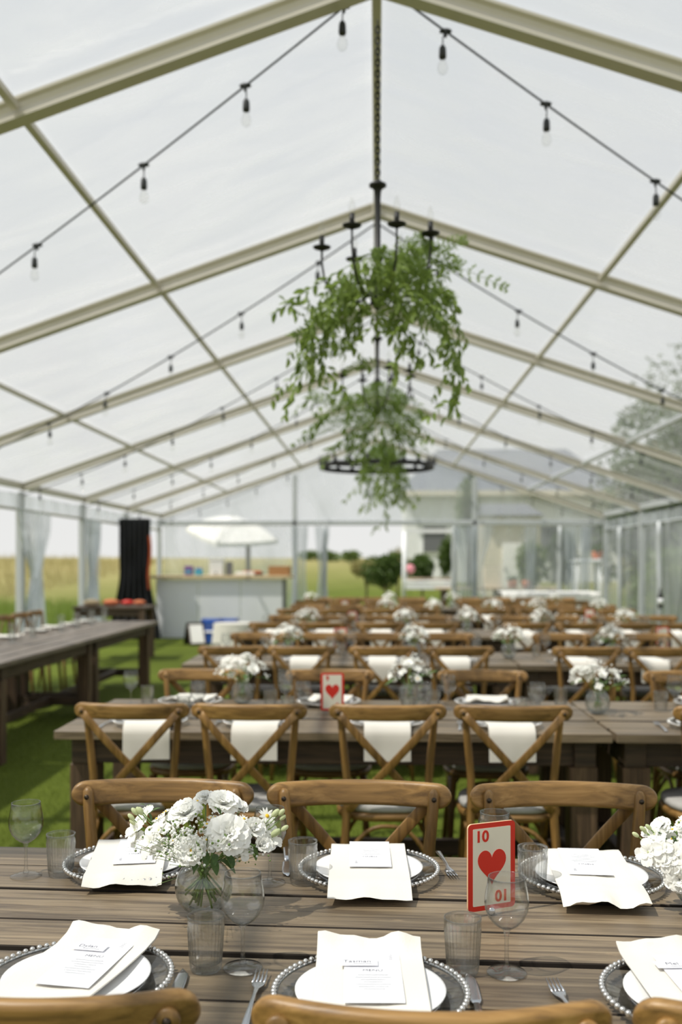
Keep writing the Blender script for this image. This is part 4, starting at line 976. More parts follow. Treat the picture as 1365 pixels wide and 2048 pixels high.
# left long table: seats on its wall side
for i in range(12):
    y = 10.55 - 2.4 * (i // 4) + (.79, .27, -.27, -.79)[i % 4]
    place_chair(-3.72, y, -pi / 2, 'oak crossback chair behind the left long table, %s from its far end' % ORD[i], gch, True)
    lab = '%s place from far end of left long table' % ORD[i]
    setting(-3.36, y, -pi / 2, NAPS[i % 2], lab, ' on the left long table', nrot=random.uniform(-.1, .1), charger=False)
    wine(-3.18, y + .17, 'wine glass, ' + lab, 'wine glasses on the left long table')
    tumbler(-3.16, y + .09, 'ribbed tumbler, ' + lab, 'tumblers on the left long table')

# ================================================================== CHANDELIERS
def chain(m, x, y, z0, z1, s=.036):
    n = int((z1 - z0) / (s * .74))
    for i in range(n):
        zc = z0 + (i + .5) * (z1 - z0) / n; pts = []
        for j in range(10):
            a = 2 * pi * j / 10; u, v = cos(a) * s * .33, sin(a) * s * .52
            pts.append((x + u, y, zc + v) if i % 2 else (x, y + u, zc + v))
        m.tube(pts, .0042, 5, (0, 1, 0) if i % 2 else (1, 0, 0), closed=True)
def candelabra(Y, dz, label):
    root = empty('chandelier', (0.005, Y, 2.70 + dz)); z = lambda q: q - 2.70
    m = MB(); chain(m, 0, 0, z(3.335), ZR - .13 - 2.70 - dz); m.build('chain', 'black', root)
    m = MB(); m.lathe([(0, z(3.345)), (.012, z(3.34)), (.030, z(3.325)), (.043, z(3.318)), (.043, z(3.308)), (.028, z(3.30)), (.018, z(3.285)), (.0155, z(3.26)), (.0145, z(3.24)), (.0145, z(3.0)), (.026, z(2.99)), (.028, z(2.95)), (.020, z(2.935)), (.014, z(2.93)), (.014, z(2.80)), (.034, z(2.78)), (.038, z(2.75)), (.020, z(2.71)), (0, z(2.70))], 20); m.build('column', 'black', root)
    for a in (-115, -72, -28, 20, 65, 115, 168):
        a = radians(a); dx, dy = cos(a), sin(a); R_ = .285
        pts = []
        for r_, zz in ((.015, 2.80), (.08, 2.75), (.16, 2.745), (.23, 2.79), (.272, 2.87), (.285, 2.95), (.285, 3.02)): pts.append((dx * r_, dy * r_, z(zz)))
        m = MB(); m.tube(pts, .0058, 8); ar = m.build('arm', 'black', root)
        m = MB(); m.lathe([(0, z(3.012)), (.012, z(3.014)), (.042, z(3.026)), (.046, z(3.032)), (.042, z(3.033)), (.010, z(3.026)), (0, z(3.026))], 20, c=(dx * R_, dy * R_, 0)); m.build('drip_dish', 'black', ar)
        m = MB(); m.lathe([(0, z(3.026)), (.0125, z(3.026)), (.0125, z(3.086)), (0, z(3.086))], 12, c=(dx * R_, dy * R_, 0)); m.build('candle_sleeve', 'black', ar)
        m = MB(); m.lathe([(.009, z(3.086)), (.015, z(3.10)), (.0165, z(3.115)), (.011, z(3.14)), (.004, z(3.16)), (0, z(3.166))], 12, c=(dx * R_, dy * R_, 0)); m.build('bulb', 'bulb', ar)
    tag(root, label, 'chandelier'); return root
candelabra(4.9, 0, 'black wrought iron candle chandelier on a chain, nearest to the camera')
candelabra(7.9, -.08, 'black candle chandelier half hidden by foliage, second from the camera')
root = empty('chandelier', (0.0, 10.9, 2.50)); R_ = .62
for zz in (0, .0): pass
m = MB(); m.sweep([(R_ * cos(2 * pi * i / 48), R_ * sin(2 * pi * i / 48), 0) for i in range(48)], stadium(.008, .026, 3, .006), closed=True); m.build('hoop', 'black', root)
for i in range(20):
    a = 2 * pi * (i + .5) / 20; c = (R_ * cos(a), R_ * sin(a), 0)
    m = MB(); m.lathe([(0, .02), (.03, .028), (.034, .034), (.018, .036), (.018, .085), (0, .085)], 10, c=c); cu_ = m.build('candle_cup', 'black', root)
    m = MB(); m.lathe([(.010, .085), (.018, .105), (.012, .13), (0, .145)], 8, c=c); m.build('bulb', 'bulb', cu_)
for i in range(4):
    a = pi / 2 * i + .5; m = MB(); m.tube([(R_ * cos(a), R_ * sin(a), .02), (0, 0, .75)], .006, 6); m.build('hanger', 'black', root)
m = MB(); chain(m, 0, 0, .75, 1.60); m.build('chain', 'black', root)
for i in range(2): 
    a = pi / 2 * i + .5; m = MB(); m.box((0, 0, 0), (2 * R_, .02, .02), rz=a); m.build('spoke', 'black', root)
tag(root, 'black iron hoop chandelier with candle cups, third from the camera', 'chandelier')

# ------------------------------------------------------------------ greenery on the chandeliers
def spline(P, n):
    out = []; P = [Vector(p) for p in P]
    for i in range(len(P) - 1):
        p0 = P[max(0, i - 1)]; p1 = P[i]; p2 = P[i + 1]; p3 = P[min(len(P) - 1, i + 2)]
        for j in range(n):
            t = j / n; out.append(.5 * ((2 * p1) + (-p0 + p2) * t + (2 * p0 - 5 * p1 + 4 * p2 - p3) * t * t + (-p0 + 3 * p1 - 3 * p2 + p3) * t ** 3))
    out.append(P[-1]); return out
def leaf_mats(pts, step, l, rd, droop=.35):
    out = []; acc = 0; side = 1
    for i in range(1, len(pts)):
        seg = (pts[i] - pts[i - 1]).length; acc += seg
        while acc >= step:
            acc -= step; side = -side; t = (pts[i] - pts[i - 1]).normalized()
            a = rd.uniform(0, 2 * pi); perp = t.cross(Vector((cos(a), sin(a), .3))).normalized() * side
            d = (t * .75 + perp * .8 + Vector((0, 0, -droop))).normalized()
            out.append(Matrix.Translation(pts[i]) @ d.to_track_quat('X', 'Z').to_matrix().to_4x4() @ Matrix.Rotation(rd.uniform(-1, 1), 4, 'X') @ Matrix.Scale(l * rd.uniform(.65, 1.2), 4))
    return out
def garland(Y, vines, ferns, leaf, label, single, seed, base):
    rd = random.Random(seed); root = empty('foliage_garland', base); inv = Matrix.Translation(-Vector(base)); nl = 0; extra = MB()
    for v in vines:
        off = v[0]; P = [PY(x, y, Y + off + rd.uniform(-.03, .03)) for x, y in v[1:]]; pts = [inv @ p for p in spline(P, 9)]
        m = MB(); m.tube(pts, .0022, 5); vo = m.build('vine', 'stemg', root)
        for mt_ in leaf_mats(pts, leaf * .42, leaf, rd):
            if single and nl < 290:
                lo = put('leaf', LEAFM, vo); lo.matrix_basis = mt_; nl += 1
            else: extra.add(LEAFG.v, LEAFG.f, mt_)
        # side twigs
        for k in range(4, len(pts) - 2, 6):
            a = rd.uniform(0, 6.28); d = Vector((cos(a), sin(a) * .8, -.5)); L_ = leaf * rd.uniform(1.5, 3.2)
            tw = [pts[k] + d * L_ * q / 5 + Vector((0, 0, -.25 * L_ * (q / 5) ** 2)) for q in range(6)]
            extra.tube(tw, .0012, 3)
            for mt_ in leaf_mats(tw, leaf * .42, leaf * .85, rd): extra.add(LEAFG.v, LEAFG.f, mt_)
    if extra.v: stuff(extra.build('small_leaves', 'leaf', root))
    fm = MB()
    for f in ferns:
        off, x0, y0, x1, y1, wd = f; a = inv @ PY(x0, y0, Y + off); b_ = inv @ PY(x1, y1, Y + off + rd.uniform(-.08, .08)); L_ = (b_ - a).length
        mid = a.lerp(b_, .5) + Vector((0, 0, .12 * L_)); pts = spline([a, mid, b_], 8); fm.tube(pts, .0012, 3)
        for i in range(2, len(pts)):
            t = (pts[i] - pts[i - 1]).normalized()
            for s in (-1, 1):
                sd_ = t.cross(Vector((rd.uniform(-.4, .4), 1, rd.uniform(-.4, .4)))).normalized() * s; l1 = wd * (1 - .75 * i / len(pts)) * rd.uniform(.7, 1.1)
                tip = pts[i] + (sd_ + t * .6) * l1
                for q in range(1, 6):
                    p = pts[i].lerp(tip, q / 5)
                    for w2 in range(4):
                        dd = Vector((rd.uniform(-1, 1), rd.uniform(-1, 1), rd.uniform(-.6, 1))).normalized() * wd * .22; n2 = dd.cross(Vector((0, 1, .2))).normalized() * .0026
                        k = len(fm.v); fm.v += [tuple(p - n2), tuple(p + n2), tuple(p + dd)]; fm.f.append((k, k + 1, k + 2))
    if fm.v: stuff(fm.build('feathery_fronds', 'fern', root))
    tag(root, label, 'foliage', 'foliage garlands on the chandeliers'); return root
V1 = [(-.1, (700, 530), (650, 560), (600, 590), (548, 628)), (.0, (690, 545), (650, 610), (620, 660), (585, 675)), (-.05, (720, 560), (660, 650), (615, 730), (575, 815)), (.05, (700, 560), (640, 640), (600, 720), (588, 780)),
      (-.1, (690, 560), (640, 600), (620, 690), (600, 710)), (.1, (720, 540), (690, 600), (690, 660), (685, 690)), (0, (740, 545), (700, 590), (670, 650), (640, 660)), (.05, (740, 560), (720, 640), (700, 690)),
      (-.15, (760, 510), (830, 540), (880, 620), (905, 700), (918, 760), (893, 838)), (-.1, (780, 520), (850, 590), (880, 660), (910, 720), (905, 800)), (.0, (790, 530), (830, 600), (850, 680), (870, 720)), (-.15, (760, 530), (800, 600), (820, 670), (835, 725)),
      (.0, (770, 540), (790, 600), (780, 660), (800, 700)), (.1, (800, 520), (870, 570), (890, 640), (880, 700)), (-.1, (740, 520), (770, 570), (800, 640), (790, 755)), (.1, (720, 520), (760, 550), (800, 560), (850, 600)),
      (-.2, (760, 500), (720, 520), (690, 560), (670, 600)), (-.2, (770, 500), (800, 530), (790, 580), (810, 630)), (.05, (830, 560), (900, 600), (915, 660), (922, 740)), (.0, (680, 600), (650, 690), (640, 750), (620, 770)), (-.25, (750, 510), (790, 560), (830, 590), (860, 650)),
      (0, (700, 520), (730, 560), (700, 620), (720, 670)), (-.1, (620, 600), (600, 610), (570, 605)), (0, (860, 570), (900, 540), (915, 510))]
FN1 = [(-.1, 760, 540, 1012, 575, .07), (-.05, 770, 520, 915, 530, .09), (-.1, 800, 560, 850, 480, .10), (0, 790, 560, 900, 600, .10), (-.15, 760, 600, 810, 520, .10), (.05, 770, 600, 880, 650, .10), (-.1, 770, 560, 760, 500, .08), (0, 740, 560, 620, 650, .07), (0, 720, 640, 590, 670, .06), (.1, 730, 600, 650, 690, .07), (-.15, 780, 620, 850, 540, .1), (-.1, 800, 600, 830, 500, .09), (.0, 810, 560, 930, 480, .07), (-.1, 790, 580, 780, 660, .1), (-.1, 760, 620, 770, 540, .08), (.0, 830, 590, 900, 690, .08), (.1, 700, 700, 600, 730, .05), (.0, 760, 730, 690, 745, .04)]
garland(4.9, V1, FN1, .054, 'green garland of vine leaves and fern on the nearest chandelier', True, 9, (0, 4.9, 2.7))
V2 = [(0, (750, 790), (700, 800), (650, 830), (620, 870)), (.1, (740, 780), (700, 820), (690, 870), (700, 900)), (-.1, (760, 790), (800, 820), (830, 850), (845, 880)), (0, (760, 790), (780, 840), (800, 880)), (0, (750, 800), (745, 850), (730, 900)), (.1, (770, 790), (820, 800), (850, 830)), (-.1, (700, 790), (650, 790), (615, 800)), (0, (760, 840), (770, 880), (765, 930)), (0, (740, 840), (725, 890), (735, 930)), (.1, (720, 840), (690, 880), (660, 900)), (.1, (660, 780), (630, 740), (600, 730)), (0, (790, 840), (800, 880), (812, 900))]
FN2 = [(0, 750, 860, 740, 780, .15), (0, 760, 870, 790, 780, .15), (-.1, 740, 860, 690, 800, .14), (0, 770, 880, 840, 830, .13), (0, 750, 850, 640, 840, .11), (0, 740, 870, 620, 790, .11), (.1, 760, 840, 830, 880, .13), (-.1, 755, 850, 755, 770, .15), (.1, 750, 840, 700, 900, .12), (0, 760, 880, 780, 920, .12), (-.1, 755, 850, 810, 800, .13), (0, 700, 850, 610, 880, .07)]
garland(7.9, V2, FN2, .065, 'feathery green garland on the second chandelier', False, 10, (0, 7.9, 2.6))
V3 = [(0, (765, 880), (750, 930), (730, 990)), (.2, (770, 880), (790, 930), (800, 995)), (-.2, (765, 880), (770, 940), (765, 1000)), (0, (760, 890), (735, 930), (720, 980)), (0, (770, 890), (805, 940), (812, 1005)), (0, (772, 900), (773, 980), (772, 1055)), (.1, (745, 880), (730, 900), (725, 960)), (-.1, (785, 880), (780, 940), (785, 985)), (0, (745, 890), (755, 960), (745, 1000)), (.1, (790, 900), (800, 960), (810, 990)), (-.1, (765, 900), (760, 950), (755, 1000)), (0, (775, 890), (790, 950), (790, 1000))]
FN3 = [(0, 765, 890, 740, 990, .15), (0, 765, 890, 800, 990, .15), (.1, 765, 880, 765, 990, .17), (-.2, 760, 900, 725, 960, .12), (0, 775, 900, 812, 960, .12), (.1, 765, 920, 745, 900, .15)]
garland(10.9, V3, FN3, .07, 'drooping green garland under the hoop chandelier', False, 12, (0, 10.9, 2.4))

# ================================================================== BAR CORNER
def group_box(name, parts, label, cat, group=None, base=(0, 0, 0), rz=0):
    e = empty(name, base, rz)
    for nm, c, d, mt_ in parts:
        m = MB(); m.box(c, d, bev=.006); m.build(nm, mt_, e, False)
    tag(e, label, cat, group); return e
yb = 19.0; xl, xr = PY(312, 1150, yb).x, PY(566, 1150, yb).x; bwid = xr - xl; xc = (xl + xr) / 2
parts = [('front_panel', (-bwid / 2 + (i + .5) * bwid / 3, 0, .56), (bwid / 3 - .012, .04, 1.12), 'white') for i in range(3)] + [('side_panel', (bwid / 2 - .02, .42, .56), (.04, .78, 1.12), 'greyp'), ('side_panel', (-bwid / 2 + .02, .42, .56), (.04, .78, 1.12), 'white'), ('counter_top', (.03, .38, 1.17), (bwid + .22, .98, .06), 'counter'), ('plinth', (0, .02, .05), (bwid, .03, .1), 'greyp'), ('shelf', (0, .45, .6), (bwid - .1, .6, .03), 'white')]
group_box('drinks_bar', parts, 'white panelled bar counter with a pale wood top in the far left corner', 'bar', base=(xc, yb, 0))
zb = 1.202
def onbar(px, dy=.3): return Vector((PY(px, 1140, yb + dy).x, yb + dy, zb))
p = onbar(434); group_box('drink_dispenser', [('body', (0, 0, .15), (.26, .22, .30), 'white'), ('lid', (0, 0, .31), (.28, .24, .025), 'white'), ('tap', (0, -.13, .05), (.03, .05, .03), 'greyp')], 'white square box standing on the bar counter', 'box', base=p)
p = onbar(459); group_box('ice_bucket', [('body', (0, 0, .12), (.12, .12, .24), 'greyp'), ('lid', (0, 0, .25), (.13, .13, .02), 'greyp')], 'grey container beside the white box on the bar', 'container', base=p)
p = onbar(378, .25); e = group_box('snack_bag', [('bag', (0, 0, .09), (.16, .12, .18), 'purple'), ('label_band', (0, -.063, .07), (.12, .004, .06), 'cyan')], 'purple bag on the bar counter', 'bag', base=p)
p = onbar(398, .25); group_box('snack_bag', [('bag', (0, 0, .06), (.14, .12, .12), 'cyan'), ('seal', (0, 0, .13), (.13, .02, .03), 'purple')], 'turquoise bag on the bar counter beside the purple one', 'bag', base=p)
p = onbar(505, .5); group_box('serving_tray', [('tray', (0, 0, .02), (.42, .3, .04), 'black'), ('contents', (0, 0, .06), (.36, .24, .05), 'orange')], 'dark tray with orange packets on the bar', 'tray', base=p)
p = onbar(490, .15); group_box('towel_stack', [('towel', (0, 0, .02), (.36, .2, .035), 'canvas'), ('towel', (0.01, 0, .056), (.34, .19, .03), 'canvas')], 'folded white towels at the front edge of the bar', 'towels', base=p)
p = onbar(560, .3)
e = empty('wicker_basket', p)
for nm, c, d in (('side', (0, -.14, .09), (.40, .02, .18)), ('side', (0, .14, .09), (.40, .02, .18)), ('end', (-.2, 0, .09), (.02, .28, .18)), ('end', (.2, 0, .09), (.02, .28, .18)), ('bottom', (0, 0, .01), (.40, .28, .02))):
    m = MB(); m.box(c, d, bev=.006); m.build(nm, 'wicker', e, False)
tag(e, 'brown wicker basket at the right end of the bar', 'basket')
for i, (px, w_, mt_, lb) in enumerate(((465, .30, 'blue', 'left'), (497, .26, 'blue', 'right'))):
    p = PZ(px, 1262, 0); 
    e = empty('crate', (p.x, 18.3, 0)); h_ = .42
    for q in range(3):
        m = MB(); m.box((0, 0, .07 + q * .14), (w_, .3, .12), bev=.01); m.build('panel', mt_, e, False)
    for sx_ in (-1, 1):
        for sy_ in (-1, 1): m = MB(); m.box((sx_ * w_ / 2, sy_ * .15, .21), (.03, .03, .42)); m.build('corner_post', mt_, e, False)
    tag(e, 'blue plastic crate on the grass before the bar, %s of two' % lb, 'crate', 'blue crates')
p = PZ(443, 1275, 0); e = group_box('crate', [('tub', (0, 0, .1), (.32, .25, .2), 'blue'), ('rim', (0, 0, .205), (.34, .27, .02), 'white')], 'low blue tub with a white rim before the bar', 'tub', base=(p.x, 17.8, 0))
# low white draped table
xq = PY(470, 1250, 16.9).x
m = MB(); m.grid(lambda u, v: (xq + .36 * cos(2 * pi * v) * (1 + .12 * u + .02 * u * sin(18 * pi * v)), 16.9 + .3 * sin(2 * pi * v) * (1 + .12 * u + .02 * u * sin(18 * pi * v)), .42 - .40 * u), 6, 72)
m.add([(xq + .36 * cos(2 * pi * v / 36), 16.9 + .3 * sin(2 * pi * v / 36), .42) for v in range(36)], [tuple(range(36))]); tag(m.build('side_table', 'napkin'), 'low side table under a white cloth before the bar', 'table')
# tilted board
p = PZ(390, 1290, 0); e = empty('folding_board', (p.x, p.y, 0), .5)
for s in (-1, 1):
    m = MB(); mm = Matrix.Translation((0, s * .10, .20)) @ Matrix.Rotation(s * .42, 4, 'X'); m.box((0, 0, 0), (.30, .018, .42), mat=mm); fr_ = m.build('board', 'black' if s > 0 else 'dark_x', e, False)
    m = MB(); m.box((0, -.011 if s < 0 else .011, 0), (.24, .004, .34), mat=mm); m.build('panel', 'canvas', fr_, False)
tag(e, 'small folding board standing on the grass by the bar', 'sign')
# black drape and side table
c_ = curtain('black_drape', -4.55, 18.6, .0, 2.28, .60, .58, .98, 'X', 77, 'blackcloth', 6, .08); tag(c_, 'tall black cloth drape hanging by the left tent wall', 'drape')
c_ = curtain('black_drape', -4.93, 19.2, .0, 2.28, .5, .25, .45, 'Y', 78, 'blackcloth', 4, .05); tag(c_, 'narrow black drape behind the tall one at the left wall', 'drape')
m = MB(); m.grid(lambda u, v: (PY(296, 1100, 18.4).x + .05 * v + .02 * sin(u * 6), 18.4 + .03 * sin(v * 9), 1.95 - 1.0 * u), 8, 5); tag(m.build('hanging_cloth', 'orange'), 'narrow orange cloth hanging beside the black drape', 'cloth')
e = empty('serving_table', (-3.95, 14.9, 0))
for nm, c, d, mt_ in (('tabletop', (0, 0, .78), (1.1, .7, .04), 'dark_x'), ('apron', (0, -.3, .70), (1.0, .03, .10), 'dark_x'), ('apron', (0, .3, .70), (1.0, .03, .10), 'dark_x')) + tuple(('leg', (sx_ * .48, sy_ * .3, .38), (.08, .08, .76), 'dark') for sx_ in (-1, 1) for sy_ in (-1, 1)):
    m = MB(); m.box(c, d, bev=.005); m.build(nm, mt_, e, False)
tag(e, 'dark wooden serving table beyond the left long table', 'table')
for i, (dx, mt_, lb) in enumerate(((-.34, 'counter', 'pale bread loaf'), (-.05, 'terra', 'reddish bread loaf'), (.2, 'red', 'red packet'), (.38, 'terra', 'brown packet'))):
    m = MB(); m.ball((0, 0, .05), .12 if i < 2 else .09, 12, 8, (1.1, .7, .45)); o_ = m.build(['bread_loaf', 'bread_loaf', 'food_packet', 'food_packet'][i], mt_, None, loc=(-3.95 + dx, 14.85, .80)); tag(o_, lb + ' on the dark serving table', 'food')
# parasol
yp = 25.0; pc = PY(497, 1083, yp); x0, x1 = PY(373, 1055, yp).x, PY(553, 1080, yp).x; cx_ = (x0 + x1) / 2 ; rad = (x1 - x0) / 2
zap = PY(470, 1033, yp).z; zed = PY(470, 1078, yp).z
e = empty('parasol', (cx_ + .1, yp, gh(cx_, yp))); gz = gh(cx_, yp)
eo = Vector((cx_ + .1, yp, gz)); ap = PY(466, 1032, yp) - eo
CR = [PY(372, 1056, 25.3) - eo, PY(434, 1086, 23.9) - eo, PY(556, 1080, 24.6) - eo, PY(496, 1054, 26.1) - eo]
for k in range(4):
    A, B = CR[k], CR[(k + 1) % 4]
    def fn(u, v, A=A, B=B):
        p = ap.lerp(A.lerp(B, v), u); p.z += .10 * sin(pi * u) - .03 * u * sin(pi * v); return tuple(p)
    m = MB(); m.grid(fn, 10, 10); m.build('canopy_panel', 'canvas', e)
    m = MB(); m.grid(lambda u, v, A=A, B=B: tuple(A.lerp(B, v) + Vector((0, 0, -.03 * sin(pi * v) - .09 * u))), 2, 10); m.build('valance', 'canvas', e)
    m = MB(); m.tube([tuple(ap - Vector((0, 0, .03))), tuple(ap.lerp(A, .5) + Vector((0, 0, .07))), tuple(A)], .014, 5); m.build('rib', 'black', e)
    m = MB(); m.tube([(.33, 0, ap.z - .75), tuple(ap.lerp(A, .6) + Vector((0, 0, .03)))], .018, 5); m.build('strut', 'dark', e)
m = MB(); m.tube([(.33, 0, 0), (.33, 0, ap.z - .55), tuple(ap)], [.06, .06, .03], 10); m.build('pole', 'dark', e)
m = MB(); m.box((.33, 0, .03), (.6, .6, .06), bev=.01); m.build('base', 'greyp', e, False)
tag(e, 'white square topped garden parasol standing outside behind the bar', 'parasol')

# ================================================================== GARDEN BEYOND THE FAR WALL
def shrub(name, c, r, n, ls, mat, seed, trunk=None, label='', cat='shrub', group=None):
    rd = random.Random(seed); base = Vector((c[0], c[1], gh(c[0], c[1]))); e = empty(name, base); m = MB(); lo = leaf_geo(1, .35, .1); V = lo.v; 
    quad = [(0, 0, 0), (.5, .22, .05), (1, 0, -.1), (.5, -.22, .05)]
    blobs = []
    for i in range(9):
        a = rd.uniform(0, 6.28); t = rd.random() ** .5; blobs.append((Vector((cos(a) * t * r[0] * .6, sin(a) * t * r[1] * .6, r[2] * rd.uniform(-.45, .5))), rd.uniform(.38, .58)))
    for i in range(n):
        bc, bs = blobs[i % 9]; d = Vector((rd.gauss(0, 1), rd.gauss(0, 1), rd.gauss(0, 1))).normalized(); q = rd.uniform(.7, 1.08)
        p = Vector((0, 0, c[2] - base.z)) + bc + Vector((d.x * r[0], d.y * r[1], d.z * r[2])) * bs * q
        if p.z < .01: p.z = rd.uniform(.01, .15)
        mt_ = Matrix.Translation(p) @ (d + Vector((rd.uniform(-1, 1), rd.uniform(-1, 1), rd.uniform(-1, .4)))).normalized().to_track_quat('X', 'Z').to_matrix().to_4x4() @ Matrix.Rotation(rd.uniform(0, 6), 4, 'X') @ Matrix.Scale(ls * rd.uniform(.7, 1.3), 4)
        m.add(quad, [(0, 1, 2, 3)], mt_)
    stuff(m.build('foliage', mat, e, False))
    m = MB(); tr = trunk or .04
    m.tube([(0, 0, 0), (.02, .01, (c[2] - base.z) * .5), (0, 0, c[2] - base.z)], [tr, tr * .8, tr * .5], 8); 
    for k in range(5):
        bc, _ = blobs[k]; m.tube([(0, 0, (c[2] - base.z) * .45), tuple(bc * .5 + Vector((0, 0, (c[2] - base.z) * .8))), tuple(bc + Vector((0, 0, c[2] - base.z)))], [tr * .5, tr * .4, tr * .2], 6)
    m.build('trunk', 'bark', e)
    tag(e, label, cat, group)
def G(px, py, Y): return PY(px, py, Y)
def blob(px, py, wpx, hpx, Y, n, ls, mat, seed, label, name='garden_shrub', cat='shrub', trunk=None):
    c = G(px, py, Y); shrub(name, c, (wpx / 2 * Y / F, wpx / 2 * Y / F * .8, hpx / 2 * Y / F), n, ls, mat, seed, trunk, label, cat)
blob(770, 1142, 90, 74, 31, 2600, .13, 'hedge', 1, 'rounded green garden shrub beyond the far wall, left of the white frame')
blob(733, 1140, 56, 50, 33, 1400, .12, 'tallgrass', 2, 'pale flowering shrub left of the rounded green shrub')
blob(795, 1130, 50, 60, 34, 1300, .12, 'tallgrass', 16, 'pale feathery shrub behind the rounded green shrub')
blob(845, 1140, 66, 62, 33, 2200, .13, 'hedge', 3, 'dark green shrub seen inside the white frame')
blob(893, 1120, 34, 100, 33, 1800, .13, 'hedge', 4, 'tall narrow green shrub beside the white frame post')
blob(1062, 1130, 60, 90, 29, 2200, .12, 'hedge', 5, 'olive green shrub before the tall conifer')
blob(1118, 1115, 66, 130, 30, 3400, .13, 'tree', 6, 'tall dark conifer beyond the far right of the gable wall', 'garden_tree', 'tree', .09)
blob(938, 1000, 50, 130, 40, 1500, .15, 'hedge', 7, 'slim pale green tree in front of the house', 'garden_tree', 'tree', .08)
for i, (px, Y, lb) in enumerate(((700, 60, 'left'), (660, 62, 'middle'), (620, 64, 'far left'))):
    blob(px, 1112, 46, 16, Y, 500, .22, 'hedge', 20 + i, 'low bush on the field horizon, %s of three' % lb, cat='shrub')
# big trees outside on the right
for i, (x, y, zc_t, rx, rz_, lb) in enumerate(((10.3, 34, 5.0, 2.9, 3.3, 'tallest, behind the right eave'), (13.6, 38, 5.6, 3.4, 4.0, 'furthest right behind the others'), (7.6, 29.5, 2.7, 1.7, 2.2, 'low one nearest the far corner'))):
    shrub('garden_tree', Vector((x, y, zc_t)), (rx, rx, rz_), 4200, .24, 'tree', 50 + i, .22, 'large green tree outside the right wall, %s' % lb, 'tree', 'trees outside the right wall')
for i, (x, y) in enumerate(((7.2, 26), (6.9, 23), (6.7, 20.4))):
    shrub('garden_shrub', Vector((x, y, 1.0)), (1.2, 1.3, .95), 1700, .13, 'hedge', 70 + i, .05, 'grey green shrub outside the right tent wall, %s from the far corner' % ORD[i], 'shrub', 'shrubs outside the right wall')
# house
yh = 44.0
hx0, hx1 = G(812, 1000, yh).x, G(1235, 1000, yh).x; ze = G(900, 984, yh).z; zr_ = G(900, 905, yh).z
e = empty('house', ((hx0 + hx1) / 2, yh, gh((hx0 + hx1) / 2, yh))); W2 = (hx1 - hx0) / 2; gz = gh((hx0 + hx1) / 2, yh)
m = MB(); m.box((0, 3.2, (ze - gz) / 2), (2 * W2, 6.4, ze - gz)); m.build('wall', 'white', e, False)
rx0 = G(846, 905, yh).x - (hx0 + hx1) / 2; rx1 = G(1000, 905, yh).x - (hx0 + hx1) / 2
m = MB(); rt = zr_ + .5 - gz
m.add([(-W2 - .3, -.5, ze - gz), (W2 + .3, -.5, ze - gz), (W2 - 1.6, 3.2, rt), (-W2 + 1.6, 3.2, rt), (-W2 - .3, 6.9, ze - gz), (W2 + .3, 6.9, ze - gz)], [(0, 1, 2, 3), (1, 5, 2), (5, 4, 3, 2), (4, 0, 3), (0, 4, 5, 1)]); m.build('roof', 'roofh', e, False)
m = MB(); m.box((0, -.5, ze - gz - .08), (2 * W2 + .6, .12, .22)); m.build('fascia', 'cream', e, False)
for k, px in enumerate((870, 990, 1100, 1190)):
    xw = G(px, 1030, yh).x - (hx0 + hx1) / 2; m = MB(); m.box((xw, -.02, 1.9), (1.2, .08, 1.3), bev=.01); fr_ = m.build('window', 'white', e, False); m = MB(); m.box((xw, -.07, 1.9), (1.0, .03, 1.1)); m.build('pane', 'greyp', fr_, False)
tag(e, 'pale house with a grey slate roof and cream fascia beyond the far gable', 'house')
yh2 = 36.0; a_, b_ = G(962, 1030, yh2), G(1088, 1030, yh2); cx2 = (a_.x + b_.x) / 2; w2 = (b_.x - a_.x); gz2 = gh(cx2, yh2)
e = empty('garden_shed', (cx2, yh2, gz2)); zt2 = G(1000, 1004, yh2).z - gz2; ze2 = G(1000, 1031, yh2).z - gz2
m = MB(); m.box((0, 1, ze2 / 2), (w2 - .2, 2, ze2)); m.build('wall', 'cream', e, False)
m = MB(); m.add([(-w2 / 2, -.3, ze2), (w2 / 2, -.3, ze2), (w2 / 2 - .5, 1, zt2), (-w2 / 2 + .1, 1, zt2), (-w2 / 2, 2.3, ze2), (w2 / 2, 2.3, ze2)], [(0, 1, 2, 3), (1, 5, 2), (5, 4, 3, 2), (4, 0, 3), (0, 4, 5, 1)]); m.build('roof', 'greyp', e, False)
m = MB(); m.box((.1, -.02, 1.0), (.9, .06, 1.9)); dr = m.build('door', 'canvas', e, False); m = MB(); m.box((-.25, -.07, 1.0), (.04, .06, .12)); m.build('handle', 'black', dr, False)
tag(e, 'cream outbuilding with a low dark grey roof in front of the house', 'outbuilding')
# white swing frame with bench, white arch, deck
y3 = 27.0; xa_, xb_ = G(808, 1100, y3).x, G(912, 1100, y3).x; g3 = gh((xa_ + xb_) / 2, y3); zt = G(850, 1062, y3).z
zs = PY(850, 1163, y3).z
e = empty('garden_bench', ((xa_ + xb_) / 2, y3, g3)); hw = (xb_ - xa_) / 2
for s in (-1, 1):
    m = MB(); m.tube([(s * hw, 0, 0), (s * (hw - .03), 0, zt - g3)], .06, 8); m.build('post', 'white', e)
m = MB(); m.box((0, 0, zt - g3), (2 * hw, .1, .1)); m.build('top_beam', 'white', e, False)
for q in range(4): m = MB(); m.box((0, -.05 + q * .11, zs - g3), (2 * hw - .1, .10, .05)); m.build('seat_slat', 'white', e, False)
m = MB(); m.box((0, -.12, zs - g3 - .13), (2 * hw - .1, .05, .16)); m.build('front_board', 'white', e, False)
m = MB(); m.box((0, .35, zs - g3 + .07), (2 * hw - .1, .06, .06)); m.build('back_rail', 'deck', e, False)
tag(e, 'white timber frame with a bench seat outside the far opening', 'bench')
m = MB(); m.ball((0, 0, 0), .13, 10, 8); o_ = m.build('pink_balloon', 'pink', None, loc=G(821, 1138, 27.4)); 
